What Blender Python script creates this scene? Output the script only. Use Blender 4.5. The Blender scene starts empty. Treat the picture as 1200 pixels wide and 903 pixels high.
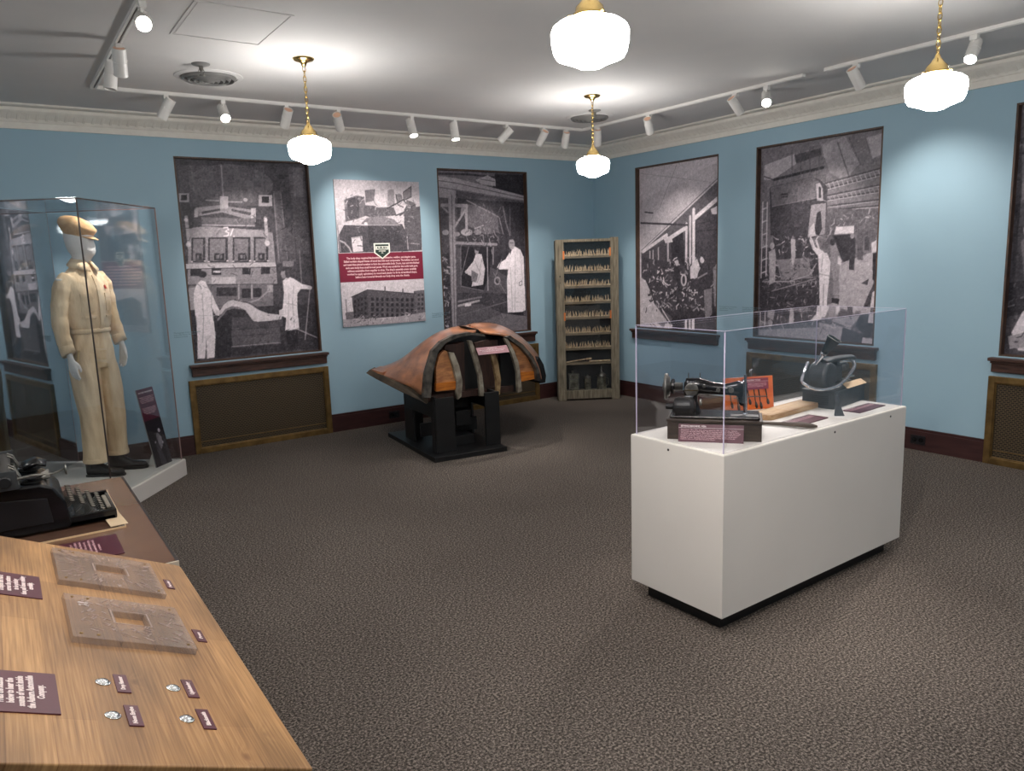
import bpy, bmesh, math, random
import numpy as np
from mathutils import Vector, Matrix
PI = math.pi
S = bpy.context.scene
COL = S.collection
# ---------------------------------------------------------------- camera
YAW, PITCH, ROLL, FPX = math.radians(55.93217508), math.radians(-9.44540435), math.radians(-1.89713739), 884.23
CAM = Vector((-5.94725, -6.95580, 1.6))
fw = Vector((math.cos(PITCH)*math.cos(YAW), math.cos(PITCH)*math.sin(YAW), math.sin(PITCH)))
rt = Vector((math.sin(YAW), -math.cos(YAW), 0)); up = rt.cross(fw)
r2 = rt*math.cos(ROLL)+up*math.sin(ROLL); u2 = -rt*math.sin(ROLL)+up*math.cos(ROLL)
cd = bpy.data.cameras.new('camera'); cam = bpy.data.objects.new('camera', cd); COL.objects.link(cam)
cam.matrix_world = Matrix(((r2.x, u2.x, -fw.x, CAM.x), (r2.y, u2.y, -fw.y, CAM.y), (r2.z, u2.z, -fw.z, CAM.z), (0, 0, 0, 1)))
cd.sensor_width = 36; cd.lens = FPX/1200*36; cd.clip_start = .02
S.camera = cam
# ---------------------------------------------------------------- light levels
S.view_settings.view_transform = 'Standard'; S.view_settings.look = 'None'
S.view_settings.gamma = 1; S.view_settings.use_curve_mapping = False
S.view_settings.exposure = 1.8
GLOBE_E, SPOT_E = 14.0, 20.0
WORLD_E = .32
w = bpy.data.worlds.new('world'); S.world = w; w.use_nodes = True
w.node_tree.nodes['Background'].inputs[0].default_value = (.9, .93, 1, 1)
w.node_tree.nodes['Background'].inputs[1].default_value = WORLD_E
S.cycles.max_bounces = 8; S.cycles.transparent_max_bounces = 24; S.cycles.sample_clamp_indirect = 6
S.cycles.glossy_bounces = 4; S.cycles.caustics_reflective = False; S.cycles.caustics_refractive = False

# ---------------------------------------------------------------- materials
MATS = {}
def lin(c):
    c = c/255
    return c/12.92 if c <= .04045 else ((c+.055)/1.055)**2.4
def rgb(*c): return (lin(c[0]), lin(c[1]), lin(c[2]), 1)
def nn(nt, t, **k):
    n = nt.nodes.new(t)
    for a, b in k.items():
        if a.startswith('i_'):
            n.inputs[a[2:].replace('_', ' ')].default_value = b
        else: setattr(n, a, b)
    return n
def mat(name, col, rough=.6, metal=0, var=None, scale=8, stretch=(1, 1, 1), bump=0, bscale=60, emit=0, spec=.5, coat=0, detail=6):
    if name in MATS: return MATS[name]
    m = bpy.data.materials.new(name); m.use_nodes = True; nt = m.node_tree
    b = nt.nodes['Principled BSDF']
    b.inputs['Base Color'].default_value = rgb(*col); b.inputs['Roughness'].default_value = rough
    b.inputs['Metallic'].default_value = metal; b.inputs['Specular IOR Level'].default_value = spec
    b.inputs['Coat Weight'].default_value = coat; b.inputs['Coat Roughness'].default_value = .15
    if emit:
        b.inputs['Emission Color'].default_value = rgb(*col); b.inputs['Emission Strength'].default_value = emit
    tc = nn(nt, 'ShaderNodeTexCoord'); mp = nn(nt, 'ShaderNodeMapping'); mp.inputs['Scale'].default_value = stretch
    nt.links.new(tc.outputs['Object'], mp.inputs[0])
    nz = nn(nt, 'ShaderNodeTexNoise'); nz.inputs['Scale'].default_value = scale; nz.inputs['Detail'].default_value = detail
    nt.links.new(mp.outputs[0], nz.inputs['Vector'])
    if var is None: var = tuple(max(0, c-6) for c in col)
    cr = nn(nt, 'ShaderNodeValToRGB'); cr.color_ramp.elements[0].position = .35; cr.color_ramp.elements[1].position = .65
    cr.color_ramp.elements[0].color = rgb(*var); cr.color_ramp.elements[1].color = rgb(*col)
    nt.links.new(nz.outputs['Fac'], cr.inputs[0]); nt.links.new(cr.outputs[0], b.inputs['Base Color'])
    if bump:
        n2 = nn(nt, 'ShaderNodeTexNoise'); n2.inputs['Scale'].default_value = bscale; n2.inputs['Detail'].default_value = 4
        nt.links.new(mp.outputs[0], n2.inputs['Vector'])
        bp = nn(nt, 'ShaderNodeBump'); bp.inputs['Strength'].default_value = bump; bp.inputs['Distance'].default_value = .01
        nt.links.new(n2.outputs['Fac'], bp.inputs['Height']); nt.links.new(bp.outputs[0], b.inputs['Normal'])
    MATS[name] = m; return m
def glass_mat(name, tint, ior=1.5, rough=.0):
    m = bpy.data.materials.new(name); m.use_nodes = True; nt = m.node_tree; nt.nodes.remove(nt.nodes['Principled BSDF'])
    o = nt.nodes['Material Output']; tr = nn(nt, 'ShaderNodeBsdfTransparent'); tr.inputs[0].default_value = tint
    gl = nn(nt, 'ShaderNodeBsdfGlossy'); gl.inputs['Roughness'].default_value = rough; gl.inputs[0].default_value = (1, 1, 1, 1)
    fr = nn(nt, 'ShaderNodeFresnel'); fr.inputs[0].default_value = ior; mx = nn(nt, 'ShaderNodeMixShader')
    ge = nn(nt, 'ShaderNodeNewGeometry'); im = nn(nt, 'ShaderNodeMapRange'); im.inputs['To Min'].default_value = ior; im.inputs['To Max'].default_value = 1/ior
    nt.links.new(ge.outputs['Backfacing'], im.inputs[0]); nt.links.new(im.outputs[0], fr.inputs[0])
    nt.links.new(fr.outputs[0], mx.inputs[0]); nt.links.new(tr.outputs[0], mx.inputs[1]); nt.links.new(gl.outputs[0], mx.inputs[2])
    nt.links.new(mx.outputs[0], o.inputs[0]); MATS[name] = m; return m

wall_m = mat('wall_paint', (156, 186, 202), .62, var=(152, 182, 199), scale=1.5, bump=.04, bscale=90)
ceil_m = mat('ceiling_paint', (216, 212, 210), .8, var=(211, 208, 207), scale=2, bump=.03, bscale=60)
crown_m = mat('crown_paint', (234, 229, 220), .6, var=(228, 222, 213), scale=20)
white_m = mat('white_laminate', (217, 211, 206), .45, var=(214, 208, 203), scale=3)
deck_m = mat('white_deck', (232, 228, 220), .5, scale=3)
black_m = mat('black_paint', (20, 20, 22), .45, var=(14, 14, 16), scale=12)
blackgloss_m = mat('black_enamel', (13, 13, 16), .22, var=(9, 9, 12), scale=12)
base_m = mat('baseboard_wood', (66, 38, 37), .4, var=(54, 30, 30), scale=6, stretch=(1, 1, 6), bump=.1)
dwood_m = mat('dark_sill_wood', (82, 55, 46), .38, var=(54, 35, 30), scale=9, stretch=(1, 1, 10), bump=.08)
jamb_m = mat('jamb_wood', (92, 68, 54), .5, var=(58, 44, 38), scale=14, stretch=(6, 6, 1))
brass_m = mat('aged_brass', (140, 112, 68), .42, .75, var=(112, 88, 54), scale=14, bump=.15)
brassp_m = mat('polished_brass', (205, 178, 118), .22, 1, var=(180, 150, 92), scale=10)
chrome_m = mat('chrome', (215, 216, 220), .16, 1)
steel_m = mat('dull_steel', (140, 138, 132), .4, .9, var=(100, 98, 94), scale=30)
plaque_m = mat('maroon_plaque', (82, 28, 46), .4, var=(78, 26, 43), scale=10)
plaque2_m = mat('bright_maroon_print', (128, 36, 62), .5, var=(124, 34, 59), scale=10)
letter_m = mat('cream_lettering', (232, 216, 214), .6)
letpink_m = mat('pale_pink_lettering', (240, 196, 202), .6)
lamp_white_m = mat('white_lamp_metal', (226, 222, 218), .4)
glow_ring_m = mat('painted_glow_ring', (236, 190, 160), .4)  # peach tone paints the warm glow at the open back of the heads
duct_m = mat('vent_grey', (120, 118, 116), .5)
cloth_m = mat('beige_twill', (236, 212, 176), .85, var=(216, 188, 150), scale=11, stretch=(1, 1, .45), bump=.9, bscale=24)
cap_m = mat('tan_cap_cloth', (216, 176, 128), .85, var=(200, 158, 112), scale=30, bump=.3, bscale=80)
skin_m = mat('mannequin_white', (232, 228, 224), .5, var=(226, 222, 218))
shoe_m = mat('black_leather', (26, 25, 27), .35, var=(18, 17, 19), bump=.2, bscale=40)
grey_wood_m = mat('weathered_wood', (138, 128, 110), .8, var=(94, 86, 72), scale=7, stretch=(7, 7, .8), bump=.35, bscale=30)
shelf_wood_m = mat('pale_shelf_wood', (150, 134, 110), .8, var=(112, 98, 78), scale=9, stretch=(1, 1, 5))
peg_m = mat('tan_peg_wood', (222, 198, 164), .75, var=(178, 150, 116), scale=40)
cavity_m = mat('dark_backboard', (46, 52, 56), .7, var=(30, 34, 37), scale=6)
tin_m = mat('old_tin', (150, 146, 128), .45, .4, var=(70, 68, 58), scale=18)
orangew_m = mat('varnished_orange_wood', (216, 152, 100), .3, var=(168, 112, 76), scale=7, stretch=(1.5, 3, 5), bump=.1, coat=.5)
fend_m = mat('fender_buck_wood', (198, 132, 92), .28, var=(136, 94, 74), scale=4, stretch=(1, 1.6, 3), bump=.10, bscale=20, coat=.5, detail=9)
orangeb_m = mat('bright_orange_wood', (212, 128, 46), .35, var=(176, 96, 34), scale=12, stretch=(1, 1, 5), coat=.4)
fgrey_m = mat('worn_grey_strip', (104, 98, 90), .5, .2, var=(40, 38, 38), scale=14)
strip_m = mat('pale_worn_strip', (168, 160, 144), .5, var=(112, 100, 88), scale=14)
brownb_m = mat('brown_board', (66, 42, 34), .6, var=(48, 30, 26), scale=8, stretch=(6, 1, 1))
tanstrip_m = mat('tan_strip', (168, 142, 104), .5, var=(120, 92, 62), scale=20)
taban_m = mat('tan_paddle_wood', (196, 164, 124), .55, var=(160, 124, 88), scale=10, stretch=(1, 5, 5), bump=.1)
dbox_m = mat('stained_box_wood', (74, 62, 52), .45, var=(44, 36, 31), scale=9, stretch=(1, 1, 7), bump=.2)
oboard_m = mat('orange_tool_board', (226, 116, 46), .45, var=(204, 94, 34), scale=9, stretch=(1, 4, 1))
tabletop_m = mat('brown_laminate_top', (118, 86, 68), .24, var=(108, 78, 61), scale=3, spec=.6)
tableside_m = mat('dark_table_side', (48, 36, 34), .5)
acryl_edge_m = mat('acrylic_edge', (206, 198, 222), .3, var=(196, 186, 214))
joint_m = mat('dark_glass_joint', (70, 58, 56), .4)
grey_m = mat('machine_grey', (72, 74, 76), .42, .3, var=(56, 58, 60), scale=16, bump=.15)
key_m = mat('worn_key_tops', (150, 142, 126), .35, var=(112, 104, 92), scale=60)
card_m = mat('manila_card', (222, 190, 150), .7)
outlet_m = mat('black_outlet', (26, 26, 30), .35)
vinyl_m = mat('grey_vinyl_text', (112, 138, 150), .6)
green_m = mat('badge_green', (30, 52, 44), .5); cream_m = mat('badge_cream', (240, 238, 228), .5)
glass_m = glass_mat('case_glass', (.955, .965, .975, 1))
acr_m = glass_mat('acrylic', (.965, .965, .98, 1), 1.49)
rub_m = None

def carpet():
    m = bpy.data.materials.new('loop_carpet'); m.use_nodes = True; nt = m.node_tree; b = nt.nodes['Principled BSDF']
    b.inputs['Roughness'].default_value = .95; b.inputs['Specular IOR Level'].default_value = .1
    tc = nn(nt, 'ShaderNodeTexCoord')
    n1 = nn(nt, 'ShaderNodeTexNoise', i_Scale=108.0, i_Detail=4.0, i_Roughness=.75); n2 = nn(nt, 'ShaderNodeTexVoronoi', i_Scale=260.0)
    n3 = nn(nt, 'ShaderNodeTexNoise', i_Scale=1.2, i_Detail=3.0)
    for n in (n1, n2, n3): nt.links.new(tc.outputs['Object'], n.inputs['Vector'])
    cr = nn(nt, 'ShaderNodeValToRGB'); e = cr.color_ramp.elements
    e[0].position = .39; e[0].color = rgb(50, 45, 42); e[1].position = .63; e[1].color = rgb(158, 146, 137)
    e.new(.5).color = rgb(92, 84, 79)
    nt.links.new(n1.outputs['Fac'], cr.inputs[0])
    mx = nn(nt, 'ShaderNodeMixRGB', blend_type='MULTIPLY'); mx.inputs[0].default_value = .35
    c2 = nn(nt, 'ShaderNodeValToRGB'); c2.color_ramp.elements[0].position = .3; c2.color_ramp.elements[0].color = (.62, .6, .6, 1); c2.color_ramp.elements[1].position = .7
    nt.links.new(n3.outputs['Fac'], c2.inputs[0]); nt.links.new(cr.outputs[0], mx.inputs[1]); nt.links.new(c2.outputs[0], mx.inputs[2])
    nt.links.new(mx.outputs[0], b.inputs['Base Color'])
    bp = nn(nt, 'ShaderNodeBump', i_Strength=.4, i_Distance=.003); nt.links.new(n2.outputs['Distance'], bp.inputs['Height']); nt.links.new(bp.outputs[0], b.inputs['Normal'])
    return m
carpet_m = carpet()
def grille_mat():
    m = bpy.data.materials.new('perforated_grille'); m.use_nodes = True; nt = m.node_tree; b = nt.nodes['Principled BSDF']
    b.inputs['Roughness'].default_value = .5; b.inputs['Metallic'].default_value = .2
    tc = nn(nt, 'ShaderNodeTexCoord'); sep = nn(nt, 'ShaderNodeSeparateXYZ'); nt.links.new(tc.outputs['Object'], sep.inputs[0])
    com = nn(nt, 'ShaderNodeCombineXYZ'); ad = nn(nt, 'ShaderNodeMath', operation='ADD')
    nt.links.new(sep.outputs[0], ad.inputs[0]); nt.links.new(sep.outputs[1], ad.inputs[1]); nt.links.new(ad.outputs[0], com.inputs[0]); nt.links.new(sep.outputs[2], com.inputs[1])
    br = nn(nt, 'ShaderNodeTexBrick'); br.inputs['Scale'].default_value = 1; br.inputs['Brick Width'].default_value = .028; br.inputs['Row Height'].default_value = .014
    br.inputs['Mortar Size'].default_value = .0028; br.inputs['Color1'].default_value = rgb(22, 20, 18); br.inputs['Color2'].default_value = rgb(16, 15, 14); br.inputs['Mortar'].default_value = rgb(96, 80, 58)
    nt.links.new(com.outputs[0], br.inputs['Vector']); nt.links.new(br.outputs['Color'], b.inputs['Base Color'])
    bp = nn(nt, 'ShaderNodeBump', i_Strength=.6, i_Distance=.004); nt.links.new(br.outputs['Fac'], bp.inputs['Height']); nt.links.new(bp.outputs[0], b.inputs['Normal'])
    return m
grille_m = grille_mat()
def plank_mat():
    # edge-glued pine: staves along local Y, knots, stained patches
    m = bpy.data.materials.new('pine_butcher_block'); m.use_nodes = True; nt = m.node_tree; b = nt.nodes['Principled BSDF']
    b.inputs['Roughness'].default_value = .42; b.inputs['Specular IOR Level'].default_value = .35
    tc = nn(nt, 'ShaderNodeTexCoord')
    rotm = nn(nt, 'ShaderNodeMapping'); rotm.inputs['Rotation'].default_value = (0, 0, PI/2); nt.links.new(tc.outputs['Object'], rotm.inputs[0])
    br = nn(nt, 'ShaderNodeTexBrick'); br.inputs['Scale'].default_value = 1; br.inputs['Brick Width'].default_value = .62; br.inputs['Row Height'].default_value = .062
    br.inputs['Mortar Size'].default_value = .0006; br.inputs['Color1'].default_value = (1, 1, 1, 1); br.inputs['Color2'].default_value = (.64, .60, .58, 1); br.inputs['Mortar'].default_value = (.6, .52, .46, 1); br.offset = .37
    nt.links.new(rotm.outputs[0], br.inputs['Vector'])
    # warp for knots
    vo = nn(nt, 'ShaderNodeTexVoronoi', i_Scale=9.0); mpv = nn(nt, 'ShaderNodeMapping'); mpv.inputs['Scale'].default_value = (1, .55, 1)
    nt.links.new(tc.outputs['Object'], mpv.inputs[0]); nt.links.new(mpv.outputs[0], vo.inputs['Vector'])
    mr = nn(nt, 'ShaderNodeMapRange'); mr.inputs['From Min'].default_value = 0; mr.inputs['From Max'].default_value = .28; mr.inputs['To Min'].default_value = 1; mr.inputs['To Max'].default_value = 0
    nt.links.new(vo.outputs['Distance'], mr.inputs[0])
    pw = nn(nt, 'ShaderNodeMath', operation='POWER'); pw.inputs[1].default_value = 2.0; nt.links.new(mr.outputs[0], pw.inputs[0])
    nz = nn(nt, 'ShaderNodeTexNoise', i_Scale=3.0, i_Detail=3.0); mp3 = nn(nt, 'ShaderNodeMapping'); mp3.inputs['Scale'].default_value = (3, .8, 1)
    nt.links.new(tc.outputs['Object'], mp3.inputs[0]); nt.links.new(mp3.outputs[0], nz.inputs['Vector'])
    sx = nn(nt, 'ShaderNodeSeparateXYZ'); nt.links.new(tc.outputs['Object'], sx.inputs[0])
    a1 = nn(nt, 'ShaderNodeMath', operation='MULTIPLY_ADD'); a1.inputs[1].default_value = .035; nt.links.new(pw.outputs[0], a1.inputs[0]); nt.links.new(sx.outputs[0], a1.inputs[2])
    a2 = nn(nt, 'ShaderNodeMath', operation='MULTIPLY_ADD'); a2.inputs[1].default_value = .03; nt.links.new(nz.outputs['Fac'], a2.inputs[0]); nt.links.new(a1.outputs[0], a2.inputs[2])
    mu = nn(nt, 'ShaderNodeMath', operation='MULTIPLY'); mu.inputs[1].default_value = 620; nt.links.new(a2.outputs[0], mu.inputs[0])
    sn = nn(nt, 'ShaderNodeMath', operation='SINE'); nt.links.new(mu.outputs[0], sn.inputs[0])
    fn = nn(nt, 'ShaderNodeTexNoise', i_Scale=28.0, i_Detail=6.0); mp4 = nn(nt, 'ShaderNodeMapping'); mp4.inputs['Scale'].default_value = (9, .22, 1)
    nt.links.new(tc.outputs['Object'], mp4.inputs[0]); nt.links.new(mp4.outputs[0], fn.inputs['Vector'])
    m5 = nn(nt, 'ShaderNodeMath', operation='MULTIPLY_ADD'); m5.inputs[1].default_value = .035; nt.links.new(sn.outputs[0], m5.inputs[0]); nt.links.new(fn.outputs['Fac'], m5.inputs[2])
    cr = nn(nt, 'ShaderNodeValToRGB'); e = cr.color_ramp.elements
    e[0].position = .25; e[0].color = rgb(138, 99, 63); e[1].position = .74; e[1].color = rgb(194, 151, 103); e.new(.5).color = rgb(171, 129, 84)
    nt.links.new(m5.outputs[0], cr.inputs[0])
    mx = nn(nt, 'ShaderNodeMixRGB', blend_type='MULTIPLY'); mx.inputs[0].default_value = .75; nt.links.new(cr.outputs[0], mx.inputs[1]); nt.links.new(br.outputs['Color'], mx.inputs[2])
    kn = nn(nt, 'ShaderNodeMapRange'); kn.inputs['From Min'].default_value = .085; kn.inputs['From Max'].default_value = .02; nt.links.new(vo.outputs['Distance'], kn.inputs[0])
    m6 = nn(nt, 'ShaderNodeMixRGB'); m6.inputs[2].default_value = rgb(112, 72, 44); nt.links.new(kn.outputs[0], m6.inputs[0]); nt.links.new(mx.outputs[0], m6.inputs[1])
    st = nn(nt, 'ShaderNodeTexNoise', i_Scale=2.6, i_Detail=3.0); mp6 = nn(nt, 'ShaderNodeMapping'); mp6.inputs['Scale'].default_value = (2.2, .9, 1); nt.links.new(tc.outputs['Object'], mp6.inputs[0]); nt.links.new(mp6.outputs[0], st.inputs['Vector'])
    c3 = nn(nt, 'ShaderNodeValToRGB'); c3.color_ramp.elements[0].position = .36; c3.color_ramp.elements[0].color = (.50, .48, .47, 1); c3.color_ramp.elements[1].position = .52; nt.links.new(st.outputs['Fac'], c3.inputs[0])
    m7 = nn(nt, 'ShaderNodeMixRGB', blend_type='MULTIPLY'); m7.inputs[0].default_value = .75; nt.links.new(m6.outputs[0], m7.inputs[1]); nt.links.new(c3.outputs[0], m7.inputs[2])
    nt.links.new(m7.outputs[0], b.inputs['Base Color'])
    return m
pine_m = plank_mat()
def print_mat(name, glossy=.45):
    m = bpy.data.materials.new(name); m.use_nodes = True; nt = m.node_tree; b = nt.nodes['Principled BSDF']
    a = nn(nt, 'ShaderNodeAttribute', attribute_name='ink'); nz = nn(nt, 'ShaderNodeTexNoise', i_Scale=160.0, i_Detail=2.0)
    tc = nn(nt, 'ShaderNodeTexCoord'); nt.links.new(tc.outputs['Object'], nz.inputs['Vector'])
    mr = nn(nt, 'ShaderNodeMapRange'); mr.inputs['To Min'].default_value = .86; mr.inputs['To Max'].default_value = 1.14; nt.links.new(nz.outputs['Fac'], mr.inputs[0])
    mx = nn(nt, 'ShaderNodeMixRGB', blend_type='MULTIPLY'); mx.inputs[0].default_value = 1; nt.links.new(a.outputs['Color'], mx.inputs[1]); nt.links.new(mr.outputs[0], mx.inputs[2])
    nt.links.new(mx.outputs[0], b.inputs['Base Color']); b.inputs['Roughness'].default_value = glossy; b.inputs['Specular IOR Level'].default_value = .3
    return m
print_m = print_mat('photo_print')

# ---------------------------------------------------------------- helpers
def link(name, me, m=None, parent=None, mats=None):
    o = bpy.data.objects.new(name, me); COL.objects.link(o)
    for x in (mats or ([m] if m else [])): me.materials.append(x)
    if parent: o.parent = parent
    return o
def obj(name, bm, m, parent=None, smooth=False, bevel=0, mats=None, loc=None, rot=None, sub=0, normals=True):
    if normals: bmesh.ops.recalc_face_normals(bm, faces=bm.faces)
    me = bpy.data.meshes.new(name); bm.to_mesh(me); bm.free()
    if smooth: me.polygons.foreach_set('use_smooth', [True]*len(me.polygons))
    o = link(name, me, m, parent, mats)
    if loc: o.location = loc
    if rot: o.rotation_euler = rot
    if bevel:
        b = o.modifiers.new('bevel', 'BEVEL'); b.width = bevel; b.segments = 2; b.limit_method = 'ANGLE'
    if sub:
        s = o.modifiers.new('sub', 'SUBSURF'); s.levels = sub; s.render_levels = sub
    return o
def tag(o, label=None, cat=None, group=None, kind=None):
    if label: o['label'] = label
    if cat: o['category'] = cat
    if group: o['group'] = group
    if kind: o['kind'] = kind
    return o
def thing(name, label, cat, loc=(0, 0, 0), rz=0, group=None):
    o = bpy.data.objects.new(name, None); COL.objects.link(o); o.location = loc; o.rotation_euler = (0, 0, rz)
    o.empty_display_size = .1
    return tag(o, label, cat, group)
def copy_tree(o, parent=None):
    c = o.copy(); COL.objects.link(c); c.parent = parent
    for ch in [x for x in o.children]: copy_tree(ch, c)
    return c
def B(): return bmesh.new()
def box(bm, x0, x1, y0, y1, z0, z1, mi=0):
    v = [bm.verts.new(p) for p in ((x0, y0, z0), (x1, y0, z0), (x1, y1, z0), (x0, y1, z0), (x0, y0, z1), (x1, y0, z1), (x1, y1, z1), (x0, y1, z1))]
    fs = []
    for f in ((0, 3, 2, 1), (4, 5, 6, 7), (0, 1, 5, 4), (1, 2, 6, 5), (2, 3, 7, 6), (3, 0, 4, 7)):
        q = bm.faces.new([v[i] for i in f]); q.material_index = mi; fs.append(q)
    return v
def ring_loft(bm, rings, closed=True, caps=True):
    rv = [[bm.verts.new(p) for p in r] for r in rings]; n = len(rv[0])
    for a, b in zip(rv, rv[1:]):
        for i in range(n if closed else n-1):
            j = (i+1) % n; bm.faces.new((a[i], a[j], b[j], b[i]))
    if caps and closed:
        bm.faces.new(rv[0][::-1]); bm.faces.new(rv[-1])
    return rv
def sweep(bm, pts, rad, n=12, side=None, caps=True):
    """tube through pts; rad: list of r or (ra, rb); side: reference direction of ra"""
    pts = [Vector(p) for p in pts]
    if not isinstance(rad, (list, tuple)): rad = [rad]*len(pts)
    ref = Vector(side) if side else None; rings = []; prev = None
    for i, p in enumerate(pts):
        t = (pts[min(i+1, len(pts)-1)]-pts[max(i-1, 0)]).normalized()
        s = ref if ref else (prev if prev else (Vector((0, 0, 1)) if abs(t.z) < .9 else Vector((1, 0, 0))).cross(t))
        s = (s-t*s.dot(t)).normalized(); prev = s; q = t.cross(s)
        ra, rb = rad[i] if isinstance(rad[i], (list, tuple)) else (rad[i], rad[i])
        rings.append([p+s*ra*math.cos(2*PI*k/n)+q*rb*math.sin(2*PI*k/n) for k in range(n)])
    return ring_loft(bm, rings, True, caps)
def lathe(bm, prof, n=24, c=(0, 0, 0), ax='z'):
    rings = []
    for r, z in prof:
        r = max(r, 1e-4); ring = []
        for k in range(n):
            a = 2*PI*k/n; x, y = r*math.cos(a), r*math.sin(a)
            p = (x, y, z) if ax == 'z' else ((z, x, y) if ax == 'x' else (y, z, x))
            ring.append(Vector(p)+Vector(c))
        rings.append(ring)
    return ring_loft(bm, rings, True, True)
def prism(bm, pts, d):
    a = [bm.verts.new(p) for p in pts]; b = [bm.verts.new(Vector(p)+Vector(d)) for p in pts]; n = len(pts)
    bm.faces.new(a); bm.faces.new(b[::-1])
    for i in range(n): bm.faces.new((a[i], b[i], b[(i+1) % n], a[(i+1) % n]))
def torus(bm, R, r, n=24, k=8, c=(0, 0, 0), M=None, sy=1.0, arc=2*PI):
    m = n if arc >= 2*PI-1e-6 else n+1
    rings = []
    for i in range(m):
        a = arc*i/n; ring = []
        for j in range(k):
            b = 2*PI*j/k; p = Vector(((R+r*math.cos(b))*math.cos(a), (R+r*math.cos(b))*math.sin(a)*sy, r*math.sin(b)))
            if M: p = M @ p
            ring.append(p+Vector(c))
        rings.append(ring)
    rv = [[bm.verts.new(p) for p in r_] for r_ in rings]
    for i in range(n):
        a, b = rv[i], rv[(i+1) % m] if m == n else rv[i+1]
        for j in range(k): bm.faces.new((a[j], a[(j+1) % k], b[(j+1) % k], b[j]))
def remesh(bm, name, m, voxel, parent=None, smooth_it=6):
    me = bpy.data.meshes.new('tmp'); bmesh.ops.recalc_face_normals(bm, faces=bm.faces); bm.to_mesh(me); bm.free()
    t = bpy.data.objects.new('tmp', me); COL.objects.link(t)
    r = t.modifiers.new('r', 'REMESH'); r.mode = 'VOXEL'; r.voxel_size = voxel
    if smooth_it:
        s = t.modifiers.new('s', 'SMOOTH'); s.iterations = smooth_it; s.factor = .5
    dg = bpy.context.evaluated_depsgraph_get(); dg.update()
    nm = bpy.data.meshes.new_from_object(t.evaluated_get(dg)); nm.name = name
    bpy.data.objects.remove(t); nm.materials.clear()
    nm.polygons.foreach_set('use_smooth', [True]*len(nm.polygons))
    return link(name, nm, m, parent)
def text(name, s, size, m, M, parent=None, width=None, align='CENTER', line=1.0, bold=0.0, depth=.0006, squeeze=1.0):
    """lettering mesh; M maps (x right, y up, z out) of the text plane into the parent space"""
    cu = bpy.data.curves.new('t', 'FONT'); cu.body = s; cu.size = size; cu.align_x = align; cu.space_line = line
    cu.extrude = depth/2; cu.offset = bold; cu.resolution_u = 2
    t = bpy.data.objects.new('t', cu); COL.objects.link(t)
    dg = bpy.context.evaluated_depsgraph_get(); dg.update()
    me = bpy.data.meshes.new_from_object(t.evaluated_get(dg)); bpy.data.objects.remove(t); me.materials.clear(); me.name = name
    xs = [v.co.x for v in me.vertices]
    k = squeeze
    if width and xs: k = width/(max(xs)-min(xs))
    for v in me.vertices: v.co.x *= k
    me.transform(M)
    return link(name, me, m, parent)
def frame(o, x, y):
    """matrix with origin o, x axis right, y axis up"""
    o, x, y = Vector(o), Vector(x).normalized(), Vector(y).normalized(); z = x.cross(y)
    return Matrix(((x.x, y.x, z.x, o.x), (x.y, y.y, z.y, o.y), (x.z, y.z, z.z, o.z), (0, 0, 0, 1)))

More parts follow.
